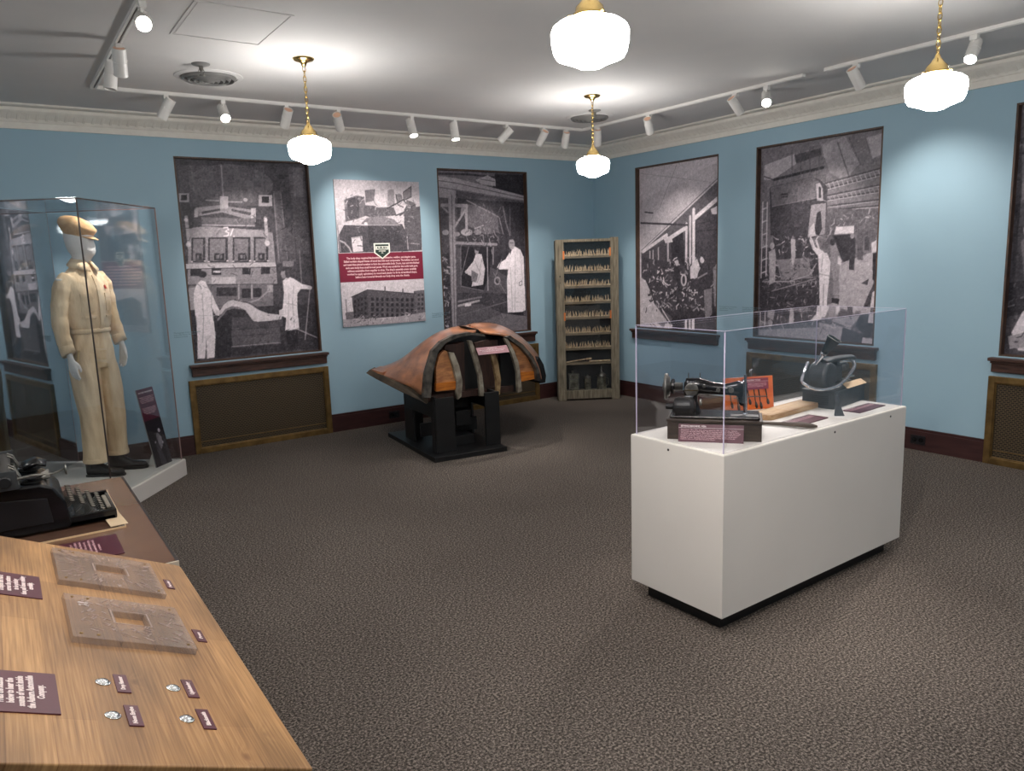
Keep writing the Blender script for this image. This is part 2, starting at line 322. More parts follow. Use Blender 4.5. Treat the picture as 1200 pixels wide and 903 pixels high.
# photo-print rasteriser: shapes in 0..1000 print coordinates -> one colour per mesh vertex
def raster(prims, nx, ny, aspect, seed=1, tint=None):
    g = np.full((ny, nx), 100.0); X = (np.arange(nx)+.5)/nx*1000; Y = (np.arange(ny)+.5)/ny*1000
    rnd = random.Random(seed)
    def win(x0, x1, y0, y1):
        i0 = max(0, int(x0/1000*nx)-1); i1 = min(nx, int(x1/1000*nx)+2); j0 = max(0, int(y0/1000*ny)-1); j1 = min(ny, int(y1/1000*ny)+2)
        return (i0, i1, j0, j1) if i1 > i0 and j1 > j0 else None
    def seg(x0, y0, x1, y1, wd, gr):
        q = win(min(x0, x1)-wd, max(x0, x1)+wd, min(y0, y1)-wd, max(y0, y1)+wd)
        if not q: return
        i0, i1, j0, j1 = q; xx, yy = np.meshgrid(X[i0:i1], Y[j0:j1]*aspect); ax, ay, bx, by = x0, y0*aspect, x1, y1*aspect
        dx, dy = bx-ax, by-ay; L = dx*dx+dy*dy+1e-9; t = np.clip(((xx-ax)*dx+(yy-ay)*dy)/L, 0, 1)
        d = np.hypot(xx-ax-t*dx, yy-ay-t*dy); px = 1000/nx; a = np.clip((wd/2+px/2-d)/px, 0, 1)
        g[j0:j1, i0:i1] = g[j0:j1, i0:i1]*(1-a)+gr*a
    for p in prims:
        if p[0] == 'p':
            c = p[2]; xs, ys = c[0::2], c[1::2]; q = win(min(xs), max(xs), min(ys), max(ys))
            if not q: continue
            i0, i1, j0, j1 = q; acc = np.zeros((j1-j0, i1-i0))
            for ox, oy in ((-.25, -.25), (.25, -.25), (-.25, .25), (.25, .25)):
                xx, yy = np.meshgrid(X[i0:i1]+ox*1000/nx, Y[j0:j1]+oy*1000/ny); ins = np.zeros(xx.shape, bool)
                for k in range(len(xs)):
                    xa, ya, xb, yb = xs[k], ys[k], xs[k-1], ys[k-1]
                    if ya == yb: continue
                    ins ^= ((ya > yy) != (yb > yy)) & (xx < (xb-xa)*(yy-ya)/(yb-ya)+xa)
                acc += ins*.25
            g[j0:j1, i0:i1] = g[j0:j1, i0:i1]*(1-acc)+p[1]*acc
        elif p[0] == 'l':
            c = p[3]
            for k in range(0, len(c)-2, 2): seg(c[k], c[k+1], c[k+2], c[k+3], p[2], p[1])
        elif p[0] == 'e':
            _, gr, cx, cy, rx, ry = p; q = win(cx-rx, cx+rx, cy-ry, cy+ry)
            if not q: continue
            i0, i1, j0, j1 = q; xx, yy = np.meshgrid(X[i0:i1], Y[j0:j1]); d = np.hypot((xx-cx)/rx, (yy-cy)/ry)
            a = np.clip((1-d)*rx*nx/1000+.5, 0, 1); g[j0:j1, i0:i1] = g[j0:j1, i0:i1]*(1-a)+gr*a
        elif p[0] == 's':
            _, sd, cnt, lo, hi, x0, y0, x1, y1, wd = p; r = random.Random(sd)
            for _ in range(cnt):
                x, y = r.uniform(min(x0, x1), max(x0, x1)), r.uniform(min(y0, y1), max(y0, y1)); a = r.uniform(0, PI); L = r.uniform(8, 38)
                gr = r.uniform(lo, hi); a2 = a+r.uniform(-1.2, 1.2)
                xm, ym = x+math.cos(a)*L, y+math.sin(a)*L/aspect; seg(x, y, xm, ym, wd*r.uniform(.5, 1.4), gr)
                if r.random() < .5: seg(xm, ym, xm+math.cos(a2)*L*.7, ym+math.sin(a2)*L*.7/aspect, wd, gr)
    rs = np.random.RandomState(seed); nz = rs.normal(0, 1, g.shape); big = sum(a_*np.kron(rs.normal(0, 1, (ny//k+1, nx//k+1)), np.ones((k, k)))[:ny, :nx] for k, a_ in ((2, 1.5), (4, 1.2), (9, .7)))
    g = np.clip(g+nz*5+big*4, 20, 250)
    t = (g-40)/200
    R_ = g*.985+3; G_ = g*.945+2; B_ = g*.985+7*(1-t)
    out = np.stack([R_, G_, B_], -1)
    if tint is not None: out = tint(out, X, Y)
    c = np.clip(out, 0, 255)/255
    return np.where(c <= .04045, c/12.92, ((c+.055)/1.055)**2.4)
def print_mesh(name, prims, W, H, nx, M, m, parent=None, thick=.008, seed=1, tint=None):
    """flat printed board W x H, lower-left corner at the origin of M (x right, y up)"""
    ny = int(nx*H/W); col = raster(prims, nx, ny, H/W, seed, tint)
    xs = np.linspace(0, W, nx); ys = np.linspace(H, 0, ny); xx, yy = np.meshgrid(xs, ys)
    v = np.stack([xx.ravel(), yy.ravel(), np.zeros(nx*ny)], -1)
    idx = np.arange(nx*ny).reshape(ny, nx)
    f = np.stack([idx[1:, :-1].ravel(), idx[1:, 1:].ravel(), idx[:-1, 1:].ravel(), idx[:-1, :-1].ravel()], -1)
    n0 = nx*ny; bv = np.array([[0, 0, -thick], [W, 0, -thick], [W, H, -thick], [0, H, -thick], [0, 0, 0], [W, 0, 0], [W, H, 0], [0, H, 0]], float)
    bf = np.array([[3, 2, 1, 0], [0, 1, 5, 4], [1, 2, 6, 5], [2, 3, 7, 6], [3, 0, 4, 7]])+n0
    me = bpy.data.meshes.new(name); me.from_pydata(np.vstack([v, bv]).tolist(), [], np.vstack([f, bf]).tolist())
    at = me.color_attributes.new('ink', 'FLOAT_COLOR', 'POINT')
    c = np.ones((n0+8, 4), np.float32); c[:n0, :3] = col.reshape(-1, 3); c[n0:, :3] = .25
    at.data.foreach_set('color', c.ravel()); me.transform(M); me.update()
    return link(name, me, m, parent)
M1=[["p",72,[-63,-42,1234,-98,1098,1104,-229,1009]],["p",88,[23,33,662,18,673,220,26,229]],["e",104,408,115,318,97],["p",92,[854,17,994,19,980,475,878,474]],["p",112,[893,22,977,23,965,172,885,173]],["l",110,9.1,[119,36,125,157]],["l",150,10.9,[338,23,332,183]],["l",105,10.9,[564,21,554,179]],["l",95,7.3,[661,24,653,159]],["p",165,[12,166,86,165,80,207,6,208]],["p",48,[28,173,70,172,66,198,24,199]],["p",180,[604,167,711,165,704,222,597,224]],["p",45,[628,174,685,173,681,205,624,206]],["p",60,[20,211,79,210,100,298,32,299]],["p",150,[119,233,304,220,566,244,563,305,476,286,316,256,121,277]],["p",70,[159,253,301,237,300,247,166,265]],["p",75,[382,238,536,256,524,271,389,250]],["l",175,7.3,[202,197,298,199]],["l",175,7.3,[369,203,469,203]],["e",190,498,192,17,9],["p",195,[308,177,369,176,361,236,300,237]],["p",185,[535,234,573,234,566,283,528,283]],["p",180,[113,239,137,239,130,280,106,281]],["p",112,[155,280,560,286,554,327,157,322]],["l",175,9.1,[158,319,549,323]],["p",60,[37,287,143,298,147,334,43,340]],["p",62,[565,289,663,295,638,339,563,333]],["p",150,[57,334,183,324,618,351,690,360,695,626,10,610]],["p",165,[156,328,618,345,614,378,71,376]],["p",62,[71,380,171,380,153,504,52,502]],["p",132,[82,387,153,387,136,497,65,495]],["p",60,[89,457,135,458,130,494,84,493]],["p",130,[100,466,117,466,114,484,97,484]],["l",55,7.3,[118,465,114,491]],["e",225,58,498,7,3],["e",225,150,497,7,3],["p",62,[192,380,338,381,320,507,174,504]],["p",132,[203,387,319,388,303,499,187,497]],["p",60,[224,459,302,460,296,497,219,495]],["p",130,[240,468,283,468,280,486,238,486]],["l",55,7.3,[267,467,263,494]],["e",225,180,500,7,3],["e",225,318,499,7,4],["p",62,[375,381,511,381,494,509,357,507]],["p",132,[386,388,492,389,476,502,371,500]],["p",60,[404,461,474,462,469,499,399,498]],["p",130,[419,470,454,470,452,489,417,488]],["l",55,7.3,[444,469,440,496]],["e",225,363,502,7,4],["e",225,491,502,8,4],["p",62,[538,381,652,382,635,512,520,510]],["p",132,[550,389,632,389,617,504,535,503]],["p",60,[561,463,614,463,609,501,556,500]],["p",130,[573,472,594,472,591,491,571,490]],["l",55,7.3,[594,471,590,498]],["e",225,527,505,7,4],["e",225,632,504,8,4],["p",198,[9,509,693,514,694,537,5,532]],["l",65,5.5,[5,534,700,538]],["p",48,[40,536,120,537,115,571,35,569]],["p",48,[196,535,266,537,261,570,191,568]],["p",48,[427,537,492,538,487,572,422,571]],["p",48,[574,535,645,536,641,573,569,572]],["p",210,[207,546,262,548,261,557,205,556]],["p",198,[188,578,370,582,365,617,183,612]],["l",168,25.5,[48,281,49,431]],["l",60,5.5,[30,334,81,334]],["l",172,25.5,[642,283,639,423]],["e",215,45,414,17,12],["e",215,640,413,20,13],["e",220,45,293,14,9],["e",220,641,293,15,10],["l",242,9.1,[313,333,342,331,347,343,324,351,347,358,343,371,310,374]],["l",242,9.1,[384,338,359,372]],["e",240,385,375,5,3],["p",100,[718,145,784,144,796,512,708,523]],["l",140,7.3,[724,157,723,511]],["l",130,7.3,[782,156,794,499]],["p",88,[775,332,865,332,863,513,802,512]],["l",120,9.1,[898,442,895,631]],["p",130,[753,508,843,510,839,538,749,537]],["p",118,[18,617,655,627,646,754,17,739]],["p",165,[13,625,60,627,43,740,-4,738]],["p",170,[612,631,658,633,653,670,607,668]],["p",62,[218,631,372,636,366,680,211,675]],["p",58,[408,643,479,645,473,693,402,691]],["p",58,[495,643,563,645,557,694,488,691]],["l",175,10.9,[388,624,379,693]],["l",175,10.9,[489,627,480,696]],["l",160,12.7,[435,720,532,705,626,656]],["p",58,[8,738,1011,742,993,989,1,990]],["p",92,[295,856,685,858,681,947,301,946]],["l",70,5.5,[300,886,685,890]],["l",150,7.3,[292,940,678,940]],["p",78,[240,788,716,796,709,855,250,851]],["p",46,[202,774,317,766,276,993,171,993]],["p",202,[219,757,253,726,292,705,345,698,400,704,462,728,529,760,600,781,713,794,702,817,595,820,517,821,475,814,449,787,421,755,373,737,322,731,268,744,231,775]],["p",120,[268,744,322,731,373,737,421,755,402,754,339,742,282,750,202,805,200,792]],["l",70,7.3,[345,699,463,721,536,752,601,773]],["p",232,[108,592,139,599,156,630,178,661,201,711,227,752,217,774,192,771,168,729,169,735,176,873,153,988,96,989,104,906,81,988,27,986,41,878,45,791,39,705,50,645,76,609]],["l",150,3.6,[104,894,91,984]],["e",158,142,577,21,22],["e",48,123,562,32,17],["l",175,5.5,[107,659,101,782,76,905]],["l",170,5.5,[178,661,166,729,179,760]],["l",180,3.6,[65,768,188,773]],["p",210,[196,742,231,750,220,775,195,773]],["p",230,[740,612,783,589,831,603,899,634,970,647,963,665,885,660,852,683,842,762,845,877,726,879,743,811,701,796,693,777,721,757,741,679]],["e",150,750,578,22,23],["l",175,5.5,[826,643,805,734,805,867]],["l",175,5.5,[755,732,844,749]],["l",170,3.6,[781,681,752,864]],["p",60,[728,549,789,540,808,551,746,562]],["e",70,784,576,20,24],["p",205,[690,766,731,764,720,797,689,793]],["p",42,[734,879,828,881,827,969,735,970]],["l",150,9.1,[962,660,887,936]],["l",165,9.1,[828,875,989,931]],["e",215,962,656,19,10],["s",11,90,60,150,58,240,679,625,3.6],["s",12,60,40,120,738,169,1038,515,5.5],["s",13,60,60,110,295,790,961,984,3.6]]
M2=[["p",84,[-93,-12,1061,-44,1030,1017,-183,1016]],["p",40,[635,12,1012,6,1007,137,631,95]],["p",112,[0,4,659,5,655,81,492,85,-3,41]],["l",60,18.5,[5,22,357,19,657,30]],["p",168,[436,51,576,20,664,43,666,84,504,75]],["l",90,6.9,[494,45,656,56]],["p",162,[0,32,218,44,996,138,1002,174,213,115,-6,97]],["l",110,9.2,[-6,97,213,112,1002,171]],["l",80,6.9,[2,60,216,73,995,153]],["p",150,[5,100,213,117,210,162,5,160]],["p",56,[221,161,1001,183,984,724,201,452]],["p",92,[254,193,485,207,670,261,688,365,522,381,315,320]],["l",120,11.5,[324,172,693,274,735,378]],["l",110,13.8,[743,208,774,311,819,390]],["l",95,11.5,[827,193,819,376]],["l",145,32.3,[58,204,327,206]],["l",150,27.7,[322,204,313,339]],["l",150,20.8,[326,217,189,328]],["l",140,18.5,[51,210,117,246]],["p",130,[263,218,317,217,248,269]],["p",150,[127,138,198,139,156,986,103,986]],["l",80,6.9,[165,144,133,975]],["e",150,312,365,65,21],["e",165,80,365,37,16],["e",140,206,376,33,13],["e",120,440,363,43,18],["l",140,27.7,[182,428,649,442]],["l",70,9.2,[181,442,648,458]],["l",150,9.2,[406,344,506,323]],["l",130,9.2,[498,382,506,447]],["l",160,9.2,[568,407,598,499]],["p",40,[240,454,593,457,556,620,478,728,224,692]],["l",120,9.2,[240,454,224,692,478,728]],["l",160,11.5,[541,460,531,728]],["l",110,9.2,[329,452,236,623]],["l",150,11.5,[612,459,602,565]],["p",205,[409,495,472,501,505,593,476,690,342,697,369,641,306,622,292,596,333,569,375,542]],["e",150,417,481,23,19],["l",150,6.9,[394,541,449,621,410,675]],["l",160,6.9,[478,527,438,607]],["e",50,427,469,26,11],["p",120,[348,595,425,621,398,675,344,662]],["e",190,296,606,21,11],["p",232,[815,485,864,455,936,478,976,527,979,870,934,880,757,877,761,672,779,601,677,599,649,585,679,558,752,537]],["e",158,833,442,37,34],["l",90,6.9,[817,435,848,434]],["l",185,6.9,[810,590,817,863]],["l",190,6.9,[935,494,954,670]],["p",62,[773,401,843,381,874,397,859,413,782,414]],["p",70,[791,476,832,476,814,509]],["l",120,6.9,[912,687,946,678,945,704,916,709,912,687]],["l",190,6.9,[874,509,849,863]],["p",45,[762,880,954,880,953,905,773,908]],["l",120,9.2,[704,538,627,639,672,706]],["e",150,645,670,39,27],["e",60,645,670,22,16],["l",130,6.9,[604,619,743,754]],["p",66,[181,730,755,753,749,891,301,893,175,811]],["p",112,[152,975,689,878,995,912,992,1010,149,1010]],["p",92,[163,811,450,810,689,878,153,961]],["l",178,20.8,[187,811,420,788]],["l",130,18.5,[189,784,452,766]],["l",110,11.5,[183,872,740,808]],["p",225,[259,800,331,800,329,817,258,818]],["p",60,[35,493,107,492,108,986,8,986]],["s",21,50,60,200,28,493,92,975,11.5],["s",22,50,60,170,221,334,637,445,6.9],["s",23,40,60,130,347,178,758,404,6.9],["s",24,50,70,110,193,730,737,891,6.9]]
MP=[["p",205,[-82,-35,1189,-63,1132,508,-148,491]],["s",30,25,165,190,14,18,982,177,4.9],["p",112,[108,134,247,105,336,114,350,239,228,265,104,282]],["p",82,[150,127,270,112,265,253,129,265]],["p",95,[323,168,675,182,707,237,397,253,326,239]],["p",215,[451,95,574,86,601,180,465,184]],["p",120,[346,68,468,59,446,138,348,153]],["p",150,[614,64,689,56,690,165,602,173]],["e",130,746,113,40,27],["l",80,12.1,[710,92,727,164,789,179]],["p",128,[800,76,899,35,896,107,802,132]],["l",85,9.7,[800,76,899,35,896,107,802,132,800,76]],["l",75,14.6,[575,195,729,150,795,127,841,164,798,215,694,238]],["p",110,[833,127,933,148,988,237,969,296,831,267]],["l",85,17.0,[745,237,851,193,931,163]],["l",170,9.7,[853,178,951,222,893,281]],["p",92,[800,193,1014,170,992,483,820,489,789,296]],["p",78,[95,296,764,296,831,385,820,489,13,490,8,380]],["p",128,[285,289,348,256,520,241,666,264,743,303,290,303]],["l",215,12.1,[83,299,355,303]],["l",165,7.3,[367,304,737,305]],["e",225,334,293,20,9],["p",66,[354,310,737,311,773,444,351,440]],["p",216,[159,388,281,379,283,482,168,487]],["l",150,7.3,[170,392,280,385]],["l",175,17.0,[28,408,80,423,129,459,149,488]],["l",100,9.7,[54,444,95,487]],["p",190,[-17,268,64,268,59,303,-22,303]],["l",140,12.1,[13,303,26,479]],["l",170,12.1,[818,385,821,474]],["l",160,9.7,[839,432,968,440]],["s",31,80,60,190,119,99,971,281,7.3],["s",32,50,60,130,93,310,976,483,7.3],["p",210,[-167,645,1116,676,1076,1077,-214,1014]],["p",88,[122,793,305,749,881,794,880,952,296,953,128,943]],["p",70,[122,793,305,749,296,953,128,943]],["p",105,[862,776,1005,771,1004,937,881,944]],["l",60,9.7,[113,794,305,749,886,796]],["l",90,14.6,[511,761,514,735]],["l",90,14.6,[727,781,729,757]],["l",120,9.7,[49,809,52,903]],["p",110,[34,898,129,893,126,957,39,954]],["p",42,[343,804,372,805,370,827,340,826]],["p",42,[402,807,431,808,429,830,399,829]],["p",42,[461,810,491,811,488,833,458,832]],["p",42,[520,813,550,814,548,836,518,835]],["p",42,[580,816,611,817,608,839,578,838]],["p",42,[641,818,671,819,669,842,638,841]],["p",42,[702,821,733,822,730,845,699,844]],["p",42,[763,824,794,825,792,848,761,847]],["p",42,[825,827,856,828,854,851,823,850]],["p",40,[143,815,162,816,160,833,141,832]],["p",40,[185,809,204,810,202,827,183,827]],["p",40,[226,803,246,804,244,821,224,821]],["p",40,[268,797,288,798,286,815,266,815]],["p",62,[912,795,939,796,937,815,910,814]],["p",62,[960,797,986,798,984,816,958,815]],["p",42,[339,841,368,842,366,864,336,863]],["p",42,[397,844,427,845,425,867,395,866]],["p",42,[457,847,486,848,484,870,454,869]],["p",42,[516,850,546,851,544,873,514,872]],["p",42,[576,853,607,854,604,876,574,875]],["p",42,[637,856,667,857,665,879,634,878]],["p",42,[698,859,729,860,726,883,695,882]],["p",42,[759,862,790,863,788,886,757,885]],["p",42,[821,865,852,866,850,889,819,888]],["p",40,[139,850,158,851,156,868,137,867]],["p",40,[181,844,200,845,198,862,179,861]],["p",40,[222,838,242,839,240,856,220,856]],["p",40,[264,832,284,833,281,851,262,850]],["p",62,[909,829,935,830,933,848,907,847]],["p",62,[956,830,983,831,981,850,954,849]],["p",42,[335,878,364,879,361,901,332,900]],["p",42,[393,881,423,882,420,904,391,903]],["p",42,[452,884,482,885,480,907,450,906]],["p",42,[512,887,542,888,540,911,510,909]],["p",42,[572,890,602,891,600,914,570,913]],["p",42,[633,893,663,895,661,917,630,916]],["p",42,[694,897,725,898,722,920,691,919]],["p",42,[755,900,786,901,784,924,753,923]],["p",42,[817,903,848,904,846,927,815,926]],["p",40,[135,885,154,885,152,903,133,902]],["p",40,[177,879,196,880,194,897,174,896]],["p",40,[218,873,237,874,235,891,216,891]],["p",40,[260,867,279,868,277,886,258,885]],["p",62,[905,862,932,863,930,882,903,881]],["p",62,[953,864,979,865,977,883,951,882]],["p",42,[330,914,360,916,357,938,328,937]],["p",42,[389,918,419,919,416,941,387,940]],["p",42,[448,921,478,922,476,944,446,943]],["p",42,[508,924,538,925,536,948,505,947]],["p",42,[568,928,598,929,596,951,566,950]],["p",42,[629,931,659,932,657,955,626,953]],["p",42,[690,934,720,936,718,958,687,957]],["p",42,[751,938,782,939,780,962,749,960]],["p",42,[813,941,845,942,842,965,811,964]],["p",40,[131,920,150,920,148,938,129,937]],["p",40,[172,914,192,915,190,932,170,931]],["p",40,[214,908,233,909,231,927,212,926]],["p",40,[256,903,275,903,273,921,254,920]],["p",62,[902,896,928,897,926,915,900,914]],["p",62,[949,898,976,899,974,917,947,916]],["p",165,[-7,944,514,959,1009,934,1002,1003,-7,1003]],["s",33,90,80,215,8,916,994,1034,7.3]]
M3=[["p",203,[-173,-161,1078,-50,1107,1051,-178,1091]],["p",190,[0,201,1001,24,1003,120,27,492]],["l",158,7.3,[488,9,245,281]],["l",165,5.8,[26,29,895,140]],["l",165,5.8,[75,273,188,283]],["l",120,8.8,[27,508,997,108]],["p",100,[998,122,1019,1011,27,1037,20,523,468,343]],["p",72,[732,340,993,256,1011,997,413,981,559,477]],["l",60,8.8,[732,369,982,351]],["l",55,8.8,[733,411,983,407]],["p",55,[408,429,564,391,585,624,410,651]],["p",80,[27,531,408,443,440,622,27,678]],["l",222,32.1,[46,517,362,421]],["l",215,38.0,[371,450,582,391]],["l",222,38.0,[708,332,1000,222]],["p",205,[885,291,1001,267,1003,322,905,320]],["p",210,[315,433,423,429,439,466,347,471]],["l",212,26.3,[608,363,605,756]],["l",205,26.3,[651,322,655,625]],["l",218,32.1,[693,282,696,756]],["l",190,20.4,[378,472,379,636]],["l",185,14.6,[253,498,254,619]],["l",185,14.6,[183,512,183,618]],["l",190,14.6,[141,518,141,633]],["l",62,17.5,[20,336,616,370]],["l",60,11.7,[75,270,182,281]],["p",70,[46,554,850,628,884,914,566,993,413,921,158,832,47,693]],["p",196,[0,677,80,701,132,755,191,840,388,967,429,1027,0,1038]],["l",225,11.7,[239,832,419,969]],["s",41,150,120,230,92,555,855,871,11.7],["s",42,90,40,90,92,586,884,899,11.7],["e",205,577,697,36,37],["e",70,577,697,18,26],["p",205,[655,618,736,569,765,612,738,684,657,690]],["e",190,492,593,21,19],["p",60,[456,622,525,616,538,697,457,704]],["p",66,[765,612,835,585,912,643,930,714,918,927,834,932,820,799,724,741]],["p",140,[819,756,914,742,913,927,839,932]],["e",200,796,577,25,21],["p",55,[764,552,798,538,832,559,827,585,804,564]],["l",200,20.4,[765,626,709,683]],["p",150,[923,629,971,594,1004,602,1010,855,939,848]],["s",43,14,90,190,919,600,1010,841,8.8],["l",150,14.6,[752,684,851,656]],["p",58,[428,921,828,936,1010,855,1014,1011,445,1026]],["s",44,40,50,110,443,860,1014,997,8.8]]
M4=[["p",112,[-97,-154,1071,-18,1120,1128,-81,1091]],["p",118,[0,0,1000,4,993,365,582,329,577,168,34,165]],["p",172,[33,89,298,53,329,100,117,167,34,165]],["p",150,[515,27,705,6,823,144,712,218,596,170]],["p",75,[298,59,515,45,526,77,319,103]],["p",168,[534,32,602,37,598,109,540,91]],["l",90,7.6,[649,30,750,203]],["l",95,7.6,[734,17,832,151]],["l",100,7.6,[846,16,924,143]],["p",165,[865,30,986,20,987,114,914,130]],["l",52,21.0,[128,169,541,140]],["l",60,7.6,[34,146,117,168]],["l",85,5.7,[278,26,284,152]],["l",85,5.7,[354,34,361,159]],["l",85,5.7,[429,42,436,167]],["l",85,5.7,[504,50,511,174]],["l",75,11.5,[563,218,993,176]],["l",185,3.8,[563,225,993,182]],["l",75,11.5,[571,244,994,204]],["l",185,3.8,[572,250,994,210]],["l",75,11.5,[580,279,992,251]],["l",185,3.8,[580,285,992,257]],["l",75,11.5,[585,298,993,279]],["l",185,3.8,[585,304,993,285]],["l",75,11.5,[591,329,991,319]],["l",185,3.8,[592,336,991,325]],["l",75,11.5,[602,349,992,347]],["l",185,3.8,[602,355,993,353]],["l",178,5.7,[588,218,608,247]],["l",160,5.7,[596,283,612,302]],["l",178,5.7,[623,215,643,244]],["l",160,5.7,[630,281,646,300]],["l",178,5.7,[657,212,677,241]],["l",160,5.7,[663,279,679,298]],["l",178,5.7,[691,209,711,237]],["l",160,5.7,[696,278,712,296]],["l",178,5.7,[725,206,745,234]],["l",160,5.7,[730,276,745,294]],["l",178,5.7,[759,203,779,231]],["l",160,5.7,[763,274,778,292]],["l",178,5.7,[793,200,813,227]],["l",160,5.7,[795,272,811,291]],["l",178,5.7,[826,197,846,224]],["l",160,5.7,[828,270,844,289]],["l",178,5.7,[860,194,879,221]],["l",160,5.7,[861,269,876,287]],["l",178,5.7,[893,191,912,218]],["l",160,5.7,[893,267,908,285]],["l",178,5.7,[926,188,945,214]],["l",160,5.7,[925,265,940,283]],["l",178,5.7,[959,186,978,211]],["l",160,5.7,[957,263,972,281]],["p",98,[582,341,988,364,989,533,587,515]],["s",51,60,70,190,602,355,985,533,5.7],["p",66,[87,206,450,178,520,197,583,236,582,465,449,486,106,456]],["p",104,[93,207,451,180,510,201,512,285,116,307]],["l",130,5.7,[116,307,502,284,577,306]],["p",52,[191,244,252,244,252,267,191,266]],["l",170,3.8,[197,257,242,257]],["p",172,[487,215,520,212,544,241,552,301,503,299]],["p",60,[511,229,530,235,534,287,514,285]],["p",148,[454,317,574,313,578,465,433,479]],["p",56,[505,359,534,349,550,438,527,473,484,458]],["p",190,[451,430,482,407,500,471,440,473]],["l",120,11.5,[98,473,449,482]],["p",60,[122,458,449,480,470,532,144,521]],["p",205,[662,432,799,433,800,470,648,470]],["p",56,[640,472,801,472,810,581,735,607,656,545]],["p",95,[810,428,866,424,872,488,816,483]],["p",166,[664,621,990,551,941,811,803,929,539,873,538,841,693,798]],["p",74,[984,679,929,761,841,918,947,973,1003,889]],["p",205,[957,751,986,740,981,900,934,898]],["p",62,[8,525,509,510,543,688,558,867,420,912,21,954]],["s",52,150,50,200,28,461,534,713,7.6],["s",53,110,60,150,21,683,539,892,5.7],["p",125,[166,587,451,581,474,684,210,694]],["s",54,30,50,100,166,562,494,711,7.6],["l",150,9.6,[42,704,333,701]],["l",160,7.6,[292,699,454,670,512,611]],["l",140,7.6,[128,754,514,687]],["p",170,[288,480,328,484,334,573,311,629,298,577]],["l",200,9.6,[27,280,25,683]],["l",200,9.6,[69,284,72,673]],["l",200,9.6,[24,318,70,309]],["l",200,9.6,[25,386,71,376]],["l",200,9.6,[26,453,72,444]],["l",200,9.6,[27,521,73,511]],["l",200,9.6,[28,589,74,579]],["l",200,9.6,[29,657,75,647]],["p",160,[93,544,149,528,162,587,156,704,106,720]],["e",170,123,513,21,17],["p",212,[456,470,479,495,499,528,553,544,598,560,629,606,622,693,611,781,608,885,555,882,548,777,539,663,526,574,480,539,449,493]],["e",110,588,537,29,21],["l",200,15.3,[529,536,508,497]],["l",130,5.7,[578,716,582,881]],["l",150,5.7,[545,663,621,674]],["l",165,5.7,[565,564,556,651]],["e",95,580,525,25,20],["l",170,7.6,[482,533,457,483]],["p",138,[622,512,661,508,709,587,699,673,709,799,666,804,655,695,629,618]],["e",60,638,507,21,17],["p",200,[686,572,717,599,707,624,683,610]],["p",42,[650,783,708,786,705,814,647,806]],["p",62,[763,492,812,489,819,557,812,646,774,643,772,566]],["e",140,790,481,15,13],["p",85,[825,472,872,469,876,598,835,595]],["p",70,[882,489,919,491,918,552,884,550]],["p",200,[933,517,969,507,982,557,940,566]],["p",50,[946,566,979,563,981,715,954,689]],["p",60,[871,709,926,687,918,718]],["p",168,[14,960,460,901,813,930,749,1028,15,1007]],["p",108,[20,883,539,879,560,934,21,967]],["s",55,60,70,210,24,854,794,948,7.6],["p",78,[746,927,937,960,902,1040,720,1033]],["p",190,[900,971,993,975,996,1043,883,1039]]]
M5=[["p",78,[-472,-119,1137,149,1157,927,-233,1055]],["p",105,[0,0,907,24,920,281,38,370]],["s",61,60,60,150,-38,9,676,399,11.3],["p",60,[3,385,442,352,536,681,14,685]],["p",105,[50,538,101,490,140,541,178,699,92,716]],["e",150,101,490,43,30],["p",150,[191,429,452,444,487,767,239,775]],["p",48,[-13,702,192,684,210,806,-4,846]],["p",215,[36,907,90,819,206,776,486,753,539,984,81,981]],["p",160,[17,924,121,902,165,959,33,976]],["s",62,40,50,130,-21,702,563,955,8.5],["p",120,[361,185,916,197,946,777,522,822]],["p",60,[511,432,833,438,872,678,565,695]],["p",190,[651,735,851,717,955,946,646,975]]]
FEND=[[[-3.263, -0.8, 0.654], [-3.215, -0.75, 0.666], [-3.168, -0.7, 0.671], [-3.097, -0.62, 0.671], [-3.024, -0.55, 0.641]], [[-3.225, -0.98, 0.631], [-3.16, -0.95, 0.665], [-3.083, -0.88, 0.703], [-2.973, -0.78, 0.744], [-2.825, -0.65, 0.693]], [[-3.18, -1.15, 0.6], [-3.119, -1.12, 0.686], [-3.029, -1.05, 0.782], [-2.872, -0.92, 0.893], [-2.679, -0.78, 0.858]], [[-3.144, -1.3, 0.577], [-3.102, -1.28, 0.693], [-3.016, -1.22, 0.817], [-2.79, -1.05, 0.993], [-2.514, -0.9, 0.994]], [[-3.141, -1.43, 0.542], [-3.097, -1.41, 0.699], [-3.005, -1.36, 0.864], [-2.742, -1.2, 1.043], [-2.419, -1.05, 1.034]], [[-3.158, -1.55, 0.517], [-3.124, -1.55, 0.71], [-3.034, -1.52, 0.887], [-2.807, -1.47, 0.998], [-2.464, -1.38, 0.979]]]
FENR=[[[-2.458, -1.1, 1.031], [-2.272, -1.02, 1.037], [-2.09, -1.0, 1.014], [-1.918, -1.0, 0.945], [-1.758, -1.05, 0.811], [-1.647, -1.1, 0.656], [-1.618, -1.15, 0.465]], [[-2.448, -1.25, 1.012], [-2.293, -1.235, 1.014], [-2.153, -1.24, 0.99], [-2.01, -1.25, 0.914], [-1.885, -1.275, 0.788], [-1.8, -1.29, 0.645], [-1.776, -1.305, 0.489]], [[-2.477, -1.4, 0.974], [-2.359, -1.45, 0.968], [-2.254, -1.48, 0.938], [-2.134, -1.5, 0.846], [-2.026, -1.5, 0.729], [-1.949, -1.48, 0.602], [-1.919, -1.46, 0.502]]]
